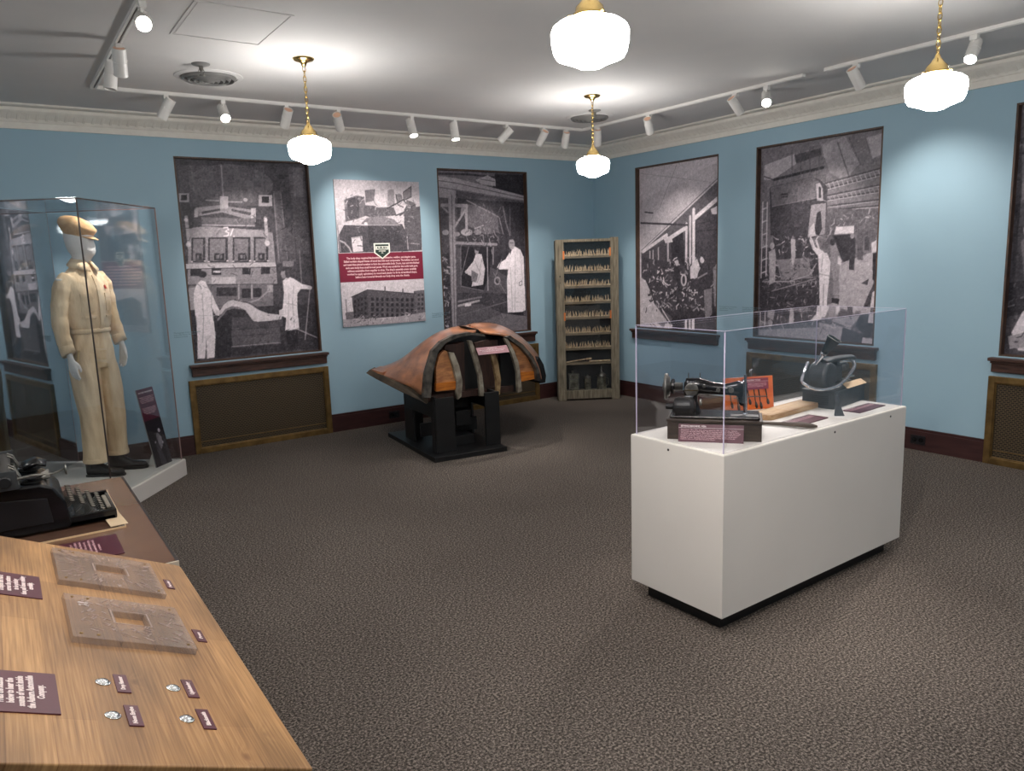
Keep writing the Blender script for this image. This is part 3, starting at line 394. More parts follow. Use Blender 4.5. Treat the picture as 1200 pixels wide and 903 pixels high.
BOARDS={"rim": [0, [[-3.163, -1.56, 0.519], [-3.136, -1.56, 0.712], [-3.064, -1.56, 0.893], [-2.981, -1.56, 0.962], [-2.858, -1.56, 1.005], [-2.71, -1.56, 1.017], [-2.568, -1.56, 0.991], [-2.552, -1.56, 0.968], [-2.686, -1.56, 0.993], [-2.827, -1.56, 0.981], [-2.934, -1.56, 0.948], [-3.017, -1.56, 0.875], [-3.074, -1.56, 0.705], [-3.101, -1.56, 0.511]]], "inner_orange": [1, [[-3.011, -1.5, 0.542], [-3.007, -1.5, 0.748], [-2.97, -1.5, 0.844], [-2.92, -1.5, 0.882], [-2.865, -1.5, 0.848], [-2.821, -1.5, 0.743], [-2.802, -1.5, 0.618], [-2.798, -1.5, 0.537]]], "orange_band": [2, [[-3.027, -1.515, 0.553], [-3.023, -1.515, 0.617], [-2.811, -1.515, 0.613], [-2.799, -1.515, 0.539]]], "rib1": [3, [[-2.897, -1.53, 0.868], [-2.849, -1.53, 0.856], [-2.805, -1.53, 0.744], [-2.779, -1.53, 0.611], [-2.794, -1.53, 0.482], [-2.828, -1.53, 0.457], [-2.842, -1.53, 0.517], [-2.836, -1.53, 0.625], [-2.863, -1.53, 0.75]]], "brown1": [4, [[-2.897, -1.46, 0.884], [-2.887, -1.46, 0.919], [-2.772, -1.46, 0.915], [-2.705, -1.46, 0.924], [-2.719, -1.46, 0.478], [-2.754, -1.46, 0.452], [-2.744, -1.46, 0.643], [-2.78, -1.46, 0.764], [-2.825, -1.46, 0.855]]], "black1": [5, [[-2.686, -1.4, 0.925], [-2.609, -1.4, 0.926], [-2.572, -1.4, 0.804], [-2.542, -1.4, 0.689], [-2.531, -1.4, 0.552], [-2.537, -1.4, 0.424], [-2.701, -1.4, 0.46]]], "rib2": [6, [[-2.698, -1.52, 0.942], [-2.664, -1.52, 0.939], [-2.619, -1.52, 0.819], [-2.576, -1.52, 0.653], [-2.559, -1.52, 0.45], [-2.602, -1.52, 0.455], [-2.611, -1.52, 0.634], [-2.654, -1.52, 0.8]]], "brown2": [4, [[-2.567, -1.4, 0.9], [-2.418, -1.4, 0.917], [-2.363, -1.4, 0.746], [-2.342, -1.4, 0.591], [-2.35, -1.4, 0.407], [-2.484, -1.4, 0.424], [-2.501, -1.4, 0.632], [-2.546, -1.4, 0.802]]], "rib3": [7, [[-2.498, -1.52, 0.844], [-2.446, -1.52, 0.832], [-2.406, -1.52, 0.724], [-2.386, -1.52, 0.571], [-2.4, -1.52, 0.445], [-2.436, -1.52, 0.442], [-2.43, -1.52, 0.576], [-2.459, -1.52, 0.729]]], "brown3": [8, [[-2.449, -1.38, 0.911], [-2.27, -1.38, 0.903], [-2.289, -1.38, 0.459], [-2.3, -1.38, 0.414], [-2.302, -1.38, 0.584], [-2.323, -1.38, 0.725], [-2.389, -1.38, 0.86]]], "black2": [5, [[-2.314, -1.42, 0.917], [-2.26, -1.42, 0.92], [-2.183, -1.42, 0.768], [-2.134, -1.42, 0.601], [-2.141, -1.42, 0.422], [-2.324, -1.42, 0.461]]], "rib4": [6, [[-2.335, -1.52, 0.933], [-2.3, -1.52, 0.922], [-2.232, -1.52, 0.804], [-2.191, -1.52, 0.701], [-2.177, -1.52, 0.585], [-2.163, -1.52, 0.445], [-2.21, -1.52, 0.436], [-2.212, -1.52, 0.62], [-2.26, -1.52, 0.784]]], "inner_orange2": [9, [[-2.266, -1.47, 0.916], [-2.168, -1.47, 0.862], [-2.069, -1.47, 0.784], [-1.987, -1.47, 0.683], [-1.952, -1.47, 0.586], [-1.954, -1.47, 0.531], [-2.125, -1.47, 0.52], [-2.148, -1.47, 0.654], [-2.189, -1.47, 0.788]]], "orange_band2": [10, [[-2.145, -1.485, 0.524], [-2.151, -1.485, 0.609], [-1.972, -1.485, 0.605], [-1.965, -1.485, 0.534]]], "rim2": [0, [[-2.315, -1.53, 0.939], [-2.279, -1.53, 0.951], [-2.146, -1.53, 0.861], [-2.038, -1.53, 0.744], [-1.976, -1.53, 0.618], [-1.96, -1.53, 0.515], [-1.998, -1.53, 0.519], [-2.005, -1.53, 0.613], [-2.067, -1.53, 0.728], [-2.165, -1.53, 0.836]]], "skirt": [5, [[-1.877, -1.4, 0.713], [-1.83, -1.4, 0.637], [-1.804, -1.4, 0.53], [-1.816, -1.4, 0.467], [-1.866, -1.4, 0.465], [-1.884, -1.4, 0.491], [-1.891, -1.4, 0.587], [-1.927, -1.4, 0.67]]], "arch_top1": [5, [[-2.844, -1.35, 0.885], [-2.756, -1.35, 0.957], [-2.559, -1.35, 0.978], [-2.403, -1.35, 0.927], [-2.484, -1.35, 0.897], [-2.675, -1.35, 0.891]]], "arch_top2": [5, [[-2.414, -1.3, 0.963], [-2.262, -1.3, 0.935], [-2.124, -1.3, 0.9], [-2.144, -1.3, 0.871], [-2.237, -1.3, 0.879], [-2.381, -1.3, 0.899], [-2.451, -1.3, 0.928], [-2.595, -1.3, 1.045], [-2.466, -1.3, 1.005]]]}
TAILB=[[-3.328, -0.8, 0.661], [-3.279, -0.9, 0.613], [-3.183, -1.18, 0.523], [-3.127, -1.53, 0.461], [-3.124, -1.53, 0.524], [-3.179, -1.18, 0.596], [-3.252, -0.92, 0.657], [-3.302, -0.82, 0.69]]

# ================================================================ SETTING
CZ = 2.85; XW, YW = -9.0, -9.5
SILLZ, HEADZ = .80, 2.545
def struct(o): o['kind'] = 'structure'; return o
bm = B(); box(bm, XW, 0, YW, 0, -.1, 0); struct(obj('floor', bm, carpet_m))
bm = B(); box(bm, XW, 0, YW, 0, CZ, CZ+.1); ceiling = struct(obj('ceiling', bm, ceil_m))
def wall(name, axis, lo, hi, holes, pos):
    """axis 'y': wall in the plane y=pos, runs along x; 'x': plane x=pos, runs along y"""
    bm = B(); cuts = sorted({lo, hi, *[h for hh in holes for h in hh]})
    sgn = 1 if pos == 0 else -1
    def add(a, b, z0, z1, d0=0.0, d1=.2):
        p, q = sorted((pos+sgn*d0, pos+sgn*d1))
        if axis == 'y': box(bm, a, b, p, q, z0, z1)
        else: box(bm, p, q, a, b, z0, z1)
    for a, b in zip(cuts, cuts[1:]):
        if any(abs(a-h[0]) < 1e-6 and abs(b-h[1]) < 1e-6 for h in holes):
            add(a, b, -.1, SILLZ); add(a, b, HEADZ, CZ+.1); add(a, b, SILLZ, HEADZ, .07, .2)
        else: add(a, b, -.1, CZ+.1)
    return struct(obj(name, bm, wall_m))
WA_ = [(-4.575, -3.42), (-2.08, -.955)]; WB_ = [(-1.86, -.70), (-3.51, -2.30), (-5.62, -4.455)]
wall('wall_back', 'y', XW, 0, WA_, 0); wall('wall_right', 'x', YW, 0, WB_, 0)
wall('wall_left', 'x', YW, 0, [], XW); wall('wall_front', 'y', XW, 0, [], YW)

# crown moulding with a row of leaves
PROF = [(0, 2.69), (.018, 2.69), (.022, 2.735), (.03, 2.74), (.034, 2.75), (.088, 2.797), (.094, 2.803), (.10, 2.81), (.104, 2.832), (.15, 2.834), (.158, 2.838), (.168, 2.838), (.172, 2.85), (0, 2.85)]
def crown(name, axis, pos, lo, hi, leaves):
    bm = B(); sg = -1 if pos == 0 else 1
    def P_(t, d, z): return (t, pos+sg*d, z) if axis == 'y' else (pos+sg*d, t, z)
    def ends(d): return (lo+d, hi-d)
    rings = [[P_(ends(d)[0], d, z) for d, z in PROF], [P_(ends(d)[1], d, z) for d, z in PROF]]
    ring_loft(bm, rings)
    if leaves:
        n = int((leaves[1]-leaves[0])/.062)
        for k in range(n):
            t = leaves[0]+.062*(k+.5)
            base = [P_(t-.026, .042, 2.751), P_(t+.022, .040, 2.751), P_(t+.030, .084, 2.792), P_(t-.014, .086, 2.793)]
            tip = P_(t-.004, .05, 2.785); v = [bm.verts.new(p) for p in base]; w_ = bm.verts.new(tip)
            for i in range(4): bm.faces.new((v[i], v[(i+1) % 4], w_))
    return struct(obj(name, bm, crown_m))
crown('trim_1', 'y', 0, XW, 0, (-7.5, -.15)); crown('trim_2', 'x', 0, YW, 0, (-6.5, -.15))
crown('trim_3', 'x', XW, YW, 0, None); crown('trim_4', 'y', YW, XW, 0, None)
BH = .173
def baseb(name, axis, pos, spans):
    bm = B(); sg = -1 if pos == 0 else 1
    for a, b in spans:
        for d, z0, z1 in ((.020, 0, BH-.02), (.014, BH-.02, BH)):
            p, q = sorted((pos, pos+sg*d))
            if axis == 'y': box(bm, a, b, p, q, z0, z1)
            else: box(bm, p, q, a, b, z0, z1)
    return struct(obj(name, bm, base_m))
GA = [(-4.64, -3.38), (-2.14, -.875)]; GB = [(-3.555, -2.25), (-5.70, -4.41)]
baseb('baseboard_back', 'y', 0, [(XW, GA[0][0]), (GA[0][1], GA[1][0]), (GA[1][1], 0)])
baseb('baseboard_right', 'x', 0, [(GB[0][1], -.021), (GB[1][1], GB[0][0]), (YW, GB[1][0])])
baseb('baseboard_left', 'x', XW, [(YW+.021, -.021)]); baseb('baseboard_front', 'y', YW, [(XW+.021, -.021)])

def window(n, axis, lo, hi):
    root = thing('window_%d' % n, None, None, ((lo+hi)/2, 0, SILLZ) if axis == 'y' else (0, (lo+hi)/2, SILLZ)); root['kind'] = 'structure'
    W = hi-lo; h = W/2; H = HEADZ-SILLZ; D = .068; T = .014
    if axis == 'x': root.rotation_euler = (0, 0, -PI/2)     # local +x -> world -y, local +y -> world +x
    bm = B()
    box(bm, -h, -h+T, 0, D, 0, H); box(bm, h-T, h, 0, D, 0, H); box(bm, -h, h, 0, D, H-T, H); box(bm, -h+T, h-T, .0, D, 0, .012)
    obj('window_frame', bm, jamb_m, root)
    bm = B(); e = .047
    box(bm, -h-e, h+e, -.062, 0, -.034, -.010); box(bm, -h-e+.012, h+e-.012, -.046, 0, -.052, -.034); box(bm, -h-e+.016, h+e-.016, -.034, 0, -.115, -.052)
    obj('window_sill', bm, dwood_m, root, bevel=.004)
    return root
window(1, 'y', *WA_[0]); window(2, 'y', *WA_[1])
for i, s in enumerate(WB_): window(3+i, 'x', *s)
T = .014; DM = .052
def mural(name, prims, axis, lo, hi, label, seed):
    W = hi-lo-2*T; H = HEADZ-SILLZ-T-.012; z = SILLZ+.012
    M = frame((lo+T, DM, z), (1, 0, 0), (0, 0, 1)) if axis == 'y' else frame((DM, hi-T, z), (0, -1, 0), (0, 0, 1))
    o = print_mesh(name, prims, W, H, 190, M, print_m, seed=seed)
    return tag(o, label, 'photograph', 'black and white factory photographs set in the window openings')
mural('mural_photograph', M1, 'y', *WA_[0], 'tall factory photo of two men in white holding a fender before press 31', 1)
mural('mural_photograph', M2, 'y', *WA_[1], 'tall factory photo of a standing man in a long white coat', 2)
mural('mural_photograph', M3, 'x', *WB_[0], 'tall factory photo of a crowded workshop, first right of the corner shelf', 3)
mural('mural_photograph', M4, 'x', *WB_[1], 'tall factory photo of a hanging car body, behind the horn machine', 4)
mural('mural_photograph', M5, 'x', *WB_[2], 'factory photo of a man in white, cut by the right picture edge', 5)

# radiator grilles
def grille(axis, lo, hi, label):
    g = thing('radiator_grille', label, 'grille', ((lo+hi)/2, 0, 0) if axis == 'y' else (0, (lo+hi)/2, 0), 0 if axis == 'y' else -PI/2, 'brass framed radiator grilles under the windows')
    h = (hi-lo)/2; H = .652; F = .046
    bm = B()
    for a in ((-h, -h+F, 0, H), (h-F, h, 0, H), (-h+F, h-F, 0, F), (-h+F, h-F, H-F, H)): box(bm, a[0], a[1], -.030, 0, a[2], a[3])
    for a in ((-h+F, -h+F+.008, F, H-F), (h-F-.008, h-F, F, H-F), (-h+F, h-F, F, F+.008), (-h+F, h-F, H-F-.008, H-F)): box(bm, a[0], a[1], -.022, 0, a[2], a[3])
    obj('frame', bm, brass_m, g, bevel=.003)
    bm = B(); box(bm, -h+F, h-F, -.010, 0, F, H-F); obj('mesh_panel', bm, grille_m, g)
    bm = B()
    for zz in (.10,): box(bm, -h+F, h-F, -.013, -.010, zz, zz+.006)
    obj('cross_bar', bm, brass_m, g)
grille('y', *GA[0], 'brass framed radiator grille under the press 31 photo on the left')
grille('y', *GA[1], 'brass framed radiator grille half hidden behind the wooden fender form')
grille('x', *GB[0], 'radiator grille seen through the glass behind the horn machine')
grille('x', *GB[1], 'basket pattern radiator grille at the right edge of the picture')

# ================================================================ WALL ITEMS
PX0, PX1, PZ0, PZ1 = -3.195, -2.30, 1.010, 2.398
def red_band(out, X, Y):
    j = (Y > 493) & (Y < 690); out[j] = (124, 34, 58); return out
pan = print_mesh('information_panel', MP, PX1-PX0, PZ1-PZ0, 190, frame((PX0, -.016, PZ0), (1, 0, 0), (0, 0, 1)), print_m, thick=.015, seed=9, tint=red_band)
tag(pan, 'printed wall panel with two old photos, a maroon text band and a green shield badge', 'sign')
def fr(x, z, y=-.017): return frame((x, y, z), (1, 0, 0), (0, 0, 1))
pc = (PX0+PX1)/2; PH = PZ1-PZ0
BAND = ["The body shop required blacksmithing, upholstering, welding, and shaping parts.", "Skilled workers shaped frames of wood that held steel components. The builders cut wood",
        "and metal then pieced together to form the automobile body. Doors, tops and trim finished", "each auto body from small formed panels. Work was careful for the molds built parts",
        "without assemblies from supplier to shop. The shop's assembly crews carefully", "worked to apply upholstery to wood and piecing to fit its streamlined shape,", "before being lowered through our body drop onto the chassis."]
zt = PZ1-PH*.535
for i, s in enumerate(BAND):
    wd = (.74, .80, .81, .77, .74, .75, .58)[i]
    text('lettering', s, .026, letpink_m, fr(pc, zt-i*.0302), pan, width=wd, bold=.0009)
def shield(bm, k, zc, d):
    w_, h_ = .0765*k, .062*k
    pts = [(-w_, h_), (w_, h_), (w_, -h_*.35), (0, -h_*1.25), (-w_, -h_*.35)]
    prism(bm, [(pc+.004+a, -.0165, zc+b) for a, b in pts], (0, -d, 0))
zb = PZ1-PH*.478
bm = B(); shield(bm, 1.12, zb, .002); bd = obj('badge', bm, cream_m, pan)
bm = B(); shield(bm, .93, zb, .003); obj('badge_field', bm, green_m, bd)
bm = B(); box(bm, pc+.004-.068, pc+.004+.068, -.0205, -.0195, zb+.006, zb+.04); obj('badge_banner', bm, cream_m, bd)
text('lettering', 'AUBURN', .034, green_m, frame((pc+.004, -.0207, zb+.0115), (1, 0, 0), (0, 0, 1)), bd, width=.112, bold=.0012)
text('lettering', 'AUTOMOBILE', .014, cream_m, frame((pc+.004, -.0200, zb-.012), (1, 0, 0), (0, 0, 1)), bd, width=.074, bold=.0006)
text('lettering', 'CO.', .014, cream_m, frame((pc+.004, -.0200, zb-.030), (1, 0, 0), (0, 0, 1)), bd, width=.022, bold=.0006)
# small vinyl credit lines beside the photos
def credit(M, label):
    o = text('vinyl_caption', 'Photograph from the factory\nassembly floor, Auburn,\nIndiana archive', .0185, vinyl_m, M, None, line=.95, align='LEFT')
    tag(o, label, 'caption', 'small grey vinyl captions on the blue wall')
credit(frame((-4.715, -.0006, 1.07), (1, 0, 0), (0, 0, 1)), 'faint grey caption on the wall left of the press 31 photo')
credit(frame((-2.215, -.0006, 1.07), (1, 0, 0), (0, 0, 1)), 'faint grey caption on the wall left of the white coat photo')
credit(frame((-.0006, -1.89, 1.07), (0, -1, 0), (0, 0, 1)), 'faint grey caption on the wall right of the crowded workshop photo')
credit(frame((-.0006, -2.17, 1.07), (0, -1, 0), (0, 0, 1)), 'faint grey caption on the wall left of the hanging car body photo')
def outlet(M, label):
    o = thing('power_outlet', label, 'outlet', group='black outlets in the baseboards'); o.matrix_world = M
    bm = B(); box(bm, -.058, .058, -.036, .036, 0, .006); obj('cover_plate', bm, outlet_m, o, bevel=.002)
    for s in (-1, 1):
        bm = B(); lathe(bm, [(.018, .006), (.018, .009), (.001, .009)], 12, (s*.026, 0, 0)); obj('socket', bm, blackgloss_m, o)
outlet(frame((-.020, -3.925, .085), (0, -1, 0), (0, 0, 1)), 'black outlet in the right baseboard beside the white plinth')
outlet(frame((-2.72, -.020, .085), (1, 0, 0), (0, 0, 1)), 'black outlet in the back baseboard left of the fender stand')

# ================================================================ CEILING ITEMS
def pendant(x, y, label):
    p = thing('pendant_lamp', label, 'lamp', (x, y, CZ), 0, 'white schoolhouse pendant lamps')
    bm = B(); lathe(bm, [(.066, 0), (.066, -.004), (.056, -.014), (.03, -.020), (.018, -.030), (.012, -.045), (.001, -.046)], 28); obj('canopy', bm, brassp_m, p, smooth=True)
    bm = B(); n = 11; z0, z1 = -.045, -.375; st = (z1-z0)/n
    for k in range(n):
        c = (0, 0, z0+st*(k+.5)); R3 = Matrix.Rotation(PI/2, 3, 'X')
        if k % 2: R3 = Matrix.Rotation(PI/2, 3, 'Z') @ R3
        torus(bm, .0095, .0026, 10, 5, c, M=R3 @ Matrix.Diagonal((1, 1.9, 1)))
    sweep(bm, [(0.002*math.sin(k), .002*math.cos(k), z0+st*k) for k in range(n+1)], .0013, 5)
    obj('chain', bm, brassp_m, p, smooth=True)
    bm = B(); lathe(bm, [(.004, -.37), (.010, -.378), (.014, -.392), (.022, -.398), (.030, -.412), (.046, -.428), (.050, -.445), (.058, -.452), (.058, -.462), (.001, -.462)], 28); f = obj('fitter', bm, brassp_m, p, smooth=True)
    for k in range(3):
        a = 2*PI*k/3+.5; bm = B(); sweep(bm, [(.055*math.cos(a), .055*math.sin(a), -.456), (.072*math.cos(a), .072*math.sin(a), -.456)], .0035, 8); obj('thumb_screw', bm, brassp_m, f)
    bm = B(); lathe(bm, [(.054, -.458), (.066, -.464), (.105, -.478), (.124, -.492), (.131, -.508), (.130, -.540), (.124, -.570), (.114, -.588), (.090, -.597), (.066, -.606), (.040, -.619), (.018, -.624), (.001, -.625)], 40)
    m = bpy.data.materials.get('glowing_milk_glass')
    if not m:
        m = bpy.data.materials.new('glowing_milk_glass'); m.use_nodes = True; b = m.node_tree.nodes['Principled BSDF']
        b.inputs['Base Color'].default_value = (.9, .9, .88, 1); b.inputs['Emission Color'].default_value = (1, .985, .95, 1); b.inputs['Emission Strength'].default_value = GLOBE_E
    obj('globe_shade', bm, m, p, smooth=True)
pendant(-4.219, -2.250, 'schoolhouse pendant lamp hanging in front of the press 31 photo')
pendant(-1.885, -2.205, 'smallest looking schoolhouse pendant lamp, hanging before the far corner')
pendant(-4.195, -4.90, 'largest looking schoolhouse pendant lamp at the top centre of the picture')
pendant(-2.20, -5.03, 'schoolhouse pendant lamp hanging near the right edge of the picture')

for px_, py_, wh in ((-6.55, -4.9, 'left of'), (-6.5, -7.6, 'behind and left of'), (-4.2, -7.6, 'behind and right of'), (-2.1, -7.6, 'far behind and right of'), (-7.6, -2.25, 'far left of')):  # unseen pendants added to brighten the room, continuing the lamp grid
    pendant(px_, py_, 'schoolhouse pendant added as fill light out of the frame, %s the viewer' % wh)

def track(name, a, b, label, shade):
    t = thing(name, label, 'light track', (*a, CZ), math.atan2(b[1]-a[1], b[0]-a[0]), 'ceiling light tracks'); L = math.hypot(b[0]-a[0], b[1]-a[1])
    bm = B(); box(bm, 0, L, -.018, -.006, -.022, 0); box(bm, 0, L, .006, .018, -.022, 0); box(bm, 0, L, -.006, .006, -.008, 0); obj('rail', bm, lamp_white_m, t)
    bm = B(); box(bm, 0.004, L-.004, -.006, .006, -.010, -.008); obj('conductor_slot', bm, shade, t)
    for x in (0, L):
        bm = B(); box(bm, x-.012, x+.012, -.020, .020, -.024, 0); obj('end_cap', bm, lamp_white_m, t, bevel=.003)
track('light_track', (-5.225, -.98), (-5.225, -6.2), 'ceiling light track running from upper left towards the viewer', duct_m)
track('light_track', (-5.20, -.965), (-.955, -.965), 'long ceiling light track parallel to the back wall', lamp_white_m)
track('light_track', (-.955, -1.0), (-.955, -3.44), 'ceiling light track along the right wall near the corner', lamp_white_m)
track('light_track', (-.955, -3.63), (-.955, -6.8), 'ceiling light track along the right wall towards the right edge', lamp_white_m)

lens_on = mat('lit_lamp_lens', (255, 250, 238), .3, emit=30)
def spot(x, y, d, label, lit=0.0, power=SPOT_E, size=50, L=.15, yaw_stem=0):
    """track head at (x, y) aiming along d"""
    s = thing('track_spotlight', label, 'spotlight', (x, y, CZ-.022), 0, 'white cylinder spotlights on the ceiling tracks')
    d = Vector(d).normalized(); c = Vector((0, 0, -.085)); z = Vector((0, 0, 1))
    bm = B(); box(bm, -.016, .016, -.022, .022, -.030, 0); sweep(bm, [(0, 0, -.025), (0, 0, -.062)], .009, 10); obj('adapter', bm, lamp_white_m, s, bevel=.002)
    side = d.cross(z); side = side.normalized() if side.length > .01 else Vector((1, 0, 0))
    a, b = c-d*L*.45, c+d*L*.55; R_ = .036
    bm = B(); sweep(bm, [(0, 0, -.055), Vector((0, 0, -.075))], .007, 8); sweep(bm, [c+side*.04, c-side*.04], .006, 8); obj('yoke', bm, lamp_white_m, s)
    bm = B(); rings = []
    q = d.cross(side).normalized(); n = 24
    def ring(p, r): return [p+side*r*math.cos(2*PI*k/n)+q*r*math.sin(2*PI*k/n) for k in range(n)]
    ring_loft(bm, [ring(a+d*.022, R_*.80), ring(a, R_*.86), ring(a, R_), ring(a+d*.07, R_), ring(a+d*.071, R_*.97), ring(a+d*.073, R_*.97), ring(a+d*.074, R_), ring(b, R_), ring(b, R_*.9), ring(b-d*.012, R_*.88)])
    h = obj('lamp_head', bm, lamp_white_m, s, smooth=False)
    bm = B(); ring_loft(bm, [ring(a+d*.004, R_*.84), ring(a+d*.0205, R_*.5)], True, True); obj('heat_sink', bm, glow_ring_m, h)  # warm back glow is only the colour of this ring
    bm = B(); ring_loft(bm, [ring(b-d*.010, R_*.86), ring(b-d*.006, R_*.86)], True, True); obj('lens', bm, lens_on if lit else lamp_white_m, h)
    if power:
        l = bpy.data.lights.new('beam', 'SPOT'); l.energy = power; l.spot_size = math.radians(size); l.spot_blend = .9; l.shadow_soft_size = .025; l.color = (1, .93, .85)
        o = bpy.data.objects.new('beam', l); COL.objects.link(o); o.parent = h; o.location = b+d*.008; o.rotation_euler = d.to_track_quat('-Z', 'Y').to_euler()
#        x      y      aim target
def aim(x, y, tx, ty, tz): return (tx-x, ty-y, tz-(CZ-.1))
TA = -.965; TB = -.955
HEADS = [
 (-5.225, -2.95, (-5.9, -6.9, .9), 'lit spotlight glaring at the top left edge of the picture', 1, SPOT_E*.7, 45),
 (-5.225, -2.17, (-5.1, -1.0, .9), 'spotlight on the left track, upper one near the round vent', 0, 0, 45),
 (-5.225, -1.80, (-5.50, -1.9, 1.1), 'large looking spotlight at the far end of the left track', 0, 0, 45),
 (-4.775, TA, (-5.45, -.45, 1.5), 'first spotlight of the back track, left of the round vent, tipped left', 0, SPOT_E*2.4, 44),
 (-4.385, TA, (-4.6, -3.6, .4), 'spotlight of the back track with a lit lower rim, above the press 31 photo', 1, SPOT_E*.5, 40),
 (-3.915, TA, (-4.0, 0, 1.7), 'dark backed spotlight just left of the pendant lamp by the press photo', 0, SPOT_E, 56),
 (-3.495, TA, (-2.9, 0, 1.9), 'dark backed spotlight just right of the pendant lamp by the press photo', 0, SPOT_E, 54),
 (-2.84, TA, (-2.75, -1.75, .6), 'lit spotlight straight above the printed wall panel', 1, SPOT_E*.9, 40),
 (-2.42, TA, (-2.35, -1.35, .7), 'lit spotlight left of the white coat photo', 1, SPOT_E*.9, 40),
 (-1.87, TA, (-2.7, 0, 1.6), 'spotlight tipped left above the white coat photo', 0, SPOT_E*.9, 54),
 (-1.45, TA, (-1.5, 0, 1.7), 'third spotlight from the corner end of the back track', 0, SPOT_E, 54),
 (-1.17, TA, (-.85, -.1, 1.3), 'spotlight nearest the corner end of the back track', 0, SPOT_E*.6, 50),
 (TB, -1.19, (-.3, -.4, .9), 'first spotlight of the right track, beside the far pendant lamp', 0, SPOT_E*.8, 60),
 (TB, -1.88, (0, -1.3, 1.6), 'second spotlight of the right track, leaning left', 0, SPOT_E, 54),
 (TB, -2.84, (0, -3.0, 1.7), 'pale spotlight leaning right on the right track before the gap', 0, SPOT_E, 56),
 (TB, -3.13, (-2.9, -4.7, .9), 'lit spotlight leaning left beside the gap in the right track', 1, SPOT_E*2.2, 38),
 (TB, -3.85, (0, -4.0, 1.6), 'spotlight just past the gap in the right track', 0, SPOT_E*.85, 75),
 (TB, -4.60, (-2.5, -4.85, .9), 'lit glaring spotlight between the gap and the right edge', 1, SPOT_E*1.8, 36),
 (TB, -5.2, (0, -5.0, 1.7), None, 0, SPOT_E, 56),
]
for x, y, t, lab, lit, pw, sz in HEADS:
    if lab: spot(x, y, aim(x, y, *t), lab, lit, pw, sz)
for y, t, pw, wh in ((-3.6, (-3.8, -5.0, .2), SPOT_E*.6, 'farthest'), (-4.6, (-7.2, -4.2, .8), SPOT_E*.9, 'second farthest'), (-5.4, (-5.9, -4.4, .8), SPOT_E*.5, 'third nearest'), (-5.85, (-5.85, -5.4, .9), SPOT_E*.75, 'second from the end'), (-6.15, (-2.5, -4.9, .45), SPOT_E*3.0, 'nearest')):  # unseen heads added to lift general brightness and fill the plinth front
    lab_ = 'fill spotlight added to the left track out of the frame, %s from the viewer' % wh
    spot(-5.225, y, aim(-5.225, y, *t), lab_, 1, pw, 50)
# round air diffusers, sprinkler heads, access hatch
def diffuser(x, y, label):
    v = thing('air_diffuser', label, 'vent', (x, y, CZ), 0, 'round ceiling air diffusers')
    bm = B(); lathe(bm, [(.215, 0), (.212, -.004), (.18, -.010), (.178, -.004), (.001, -.003)], 40); obj('rim', bm, ceil_m, v, smooth=False)
    for k, r in enumerate((.17, .137, .104, .071, .038)):
        bm = B(); lathe(bm, [(r, -.006), (r, -.012-.004*k), (r-.012, -.026-.004*k), (r-.016, -.025-.004*k), (r-.006, -.008)], 36); obj('louvre_ring', bm, duct_m, v, smooth=True)
    bm = B(); lathe(bm, [(.165, -.004), (.165, -.005), (.001, -.005)], 32); obj('duct_opening', bm, black_m, v)
diffuser(-4.61, -1.545, 'round grey air diffuser in the ceiling at the upper left')
diffuser(-1.31, -1.49, 'round air diffuser in the ceiling behind the far pendant lamp')
def sprinkler(x, y, label):
    s = thing('sprinkler_head', label, 'sprinkler', (x, y, CZ), 0, 'ceiling sprinkler heads')
    bm = B(); lathe(bm, [(.055, 0), (.052, -.006), (.024, -.014), (.001, -.014)], 24); obj('escutcheon', bm, duct_m, s, smooth=True)
    bm = B(); lathe(bm, [(.013, -.012), (.013, -.03), (.009, -.034), (.009, -.045), (.001, -.046)], 12); obj('body', bm, steel_m, s)
    bm = B()
    for sg in (-1, 1): sweep(bm, [(sg*.010, 0, -.03), (sg*.020, 0, -.048), (sg*.004, 0, -.068)], .003, 6)
    obj('frame_arm', bm, steel_m, s)
    bm = B(); lathe(bm, [(.022, -.068), (.024, -.071), (.001, -.073)], 16); obj('deflector', bm, steel_m, s)
sprinkler(-4.726, -1.85, 'grey sprinkler head beside the round vent at the upper left')
sprinkler(-1.47, -1.75, 'grey sprinkler head beside the round vent near the far corner')
bm = B()
for a in ((-5.005, -4.53, -2.425, -2.413), (-5.005, -4.53, -3.012, -3.0), (-5.005, -4.993, -3.0, -2.425), (-4.542, -4.53, -3.0, -2.425)): box(bm, a[0], a[1], a[2], a[3], CZ-.004, CZ)
box(bm, -4.985, -4.55, -2.992, -2.433, CZ-.002, CZ); struct(obj('trim_5', bm, ceil_m))
# ================================================================ CORNER SHELF OF PEGS
ra = math.atan2(-.65+.28, -.19+.80); RW = .70
rack = thing('peg_shelf', 'tall weathered wooden shelf of pegs standing across the far corner', 'shelf', (-.800, -.280, 0), ra)
RD, RH = .13, 1.80
# local: x along the front, y into the corner
bm = B()
for x0 in (0, RW-.092): box(bm, x0, x0+.092, 0, .028, 0, RH+(.012 if x0 else 0))
obj('stile', bm, grey_wood_m, rack, bevel=.003)
bm = B(); box(bm, 0, .02, .028, RD, 0, RH-.01); box(bm, RW-.02, RW, .028, RD, 0, RH); obj('side_board', bm, grey_wood_m, rack, bevel=.002)
bm = B(); box(bm, .092, RW-.092, .002, .028, RH-.030, RH); box(bm, .02, RW-.02, .028, RD, RH-.030, RH-.012); obj('top_rail', bm, grey_wood_m, rack, bevel=.003)
bm = B(); box(bm, .06, RW-.06, -.006, .030, .02, .115); box(bm, .02, RW-.02, .03, RD, .09, .112); obj('bottom_rail', bm, grey_wood_m, rack, bevel=.004)
bm = B(); box(bm, .02, RW-.02, RD-.012, RD, .1, RH-.03); obj('backboard', bm, cavity_m, rack)
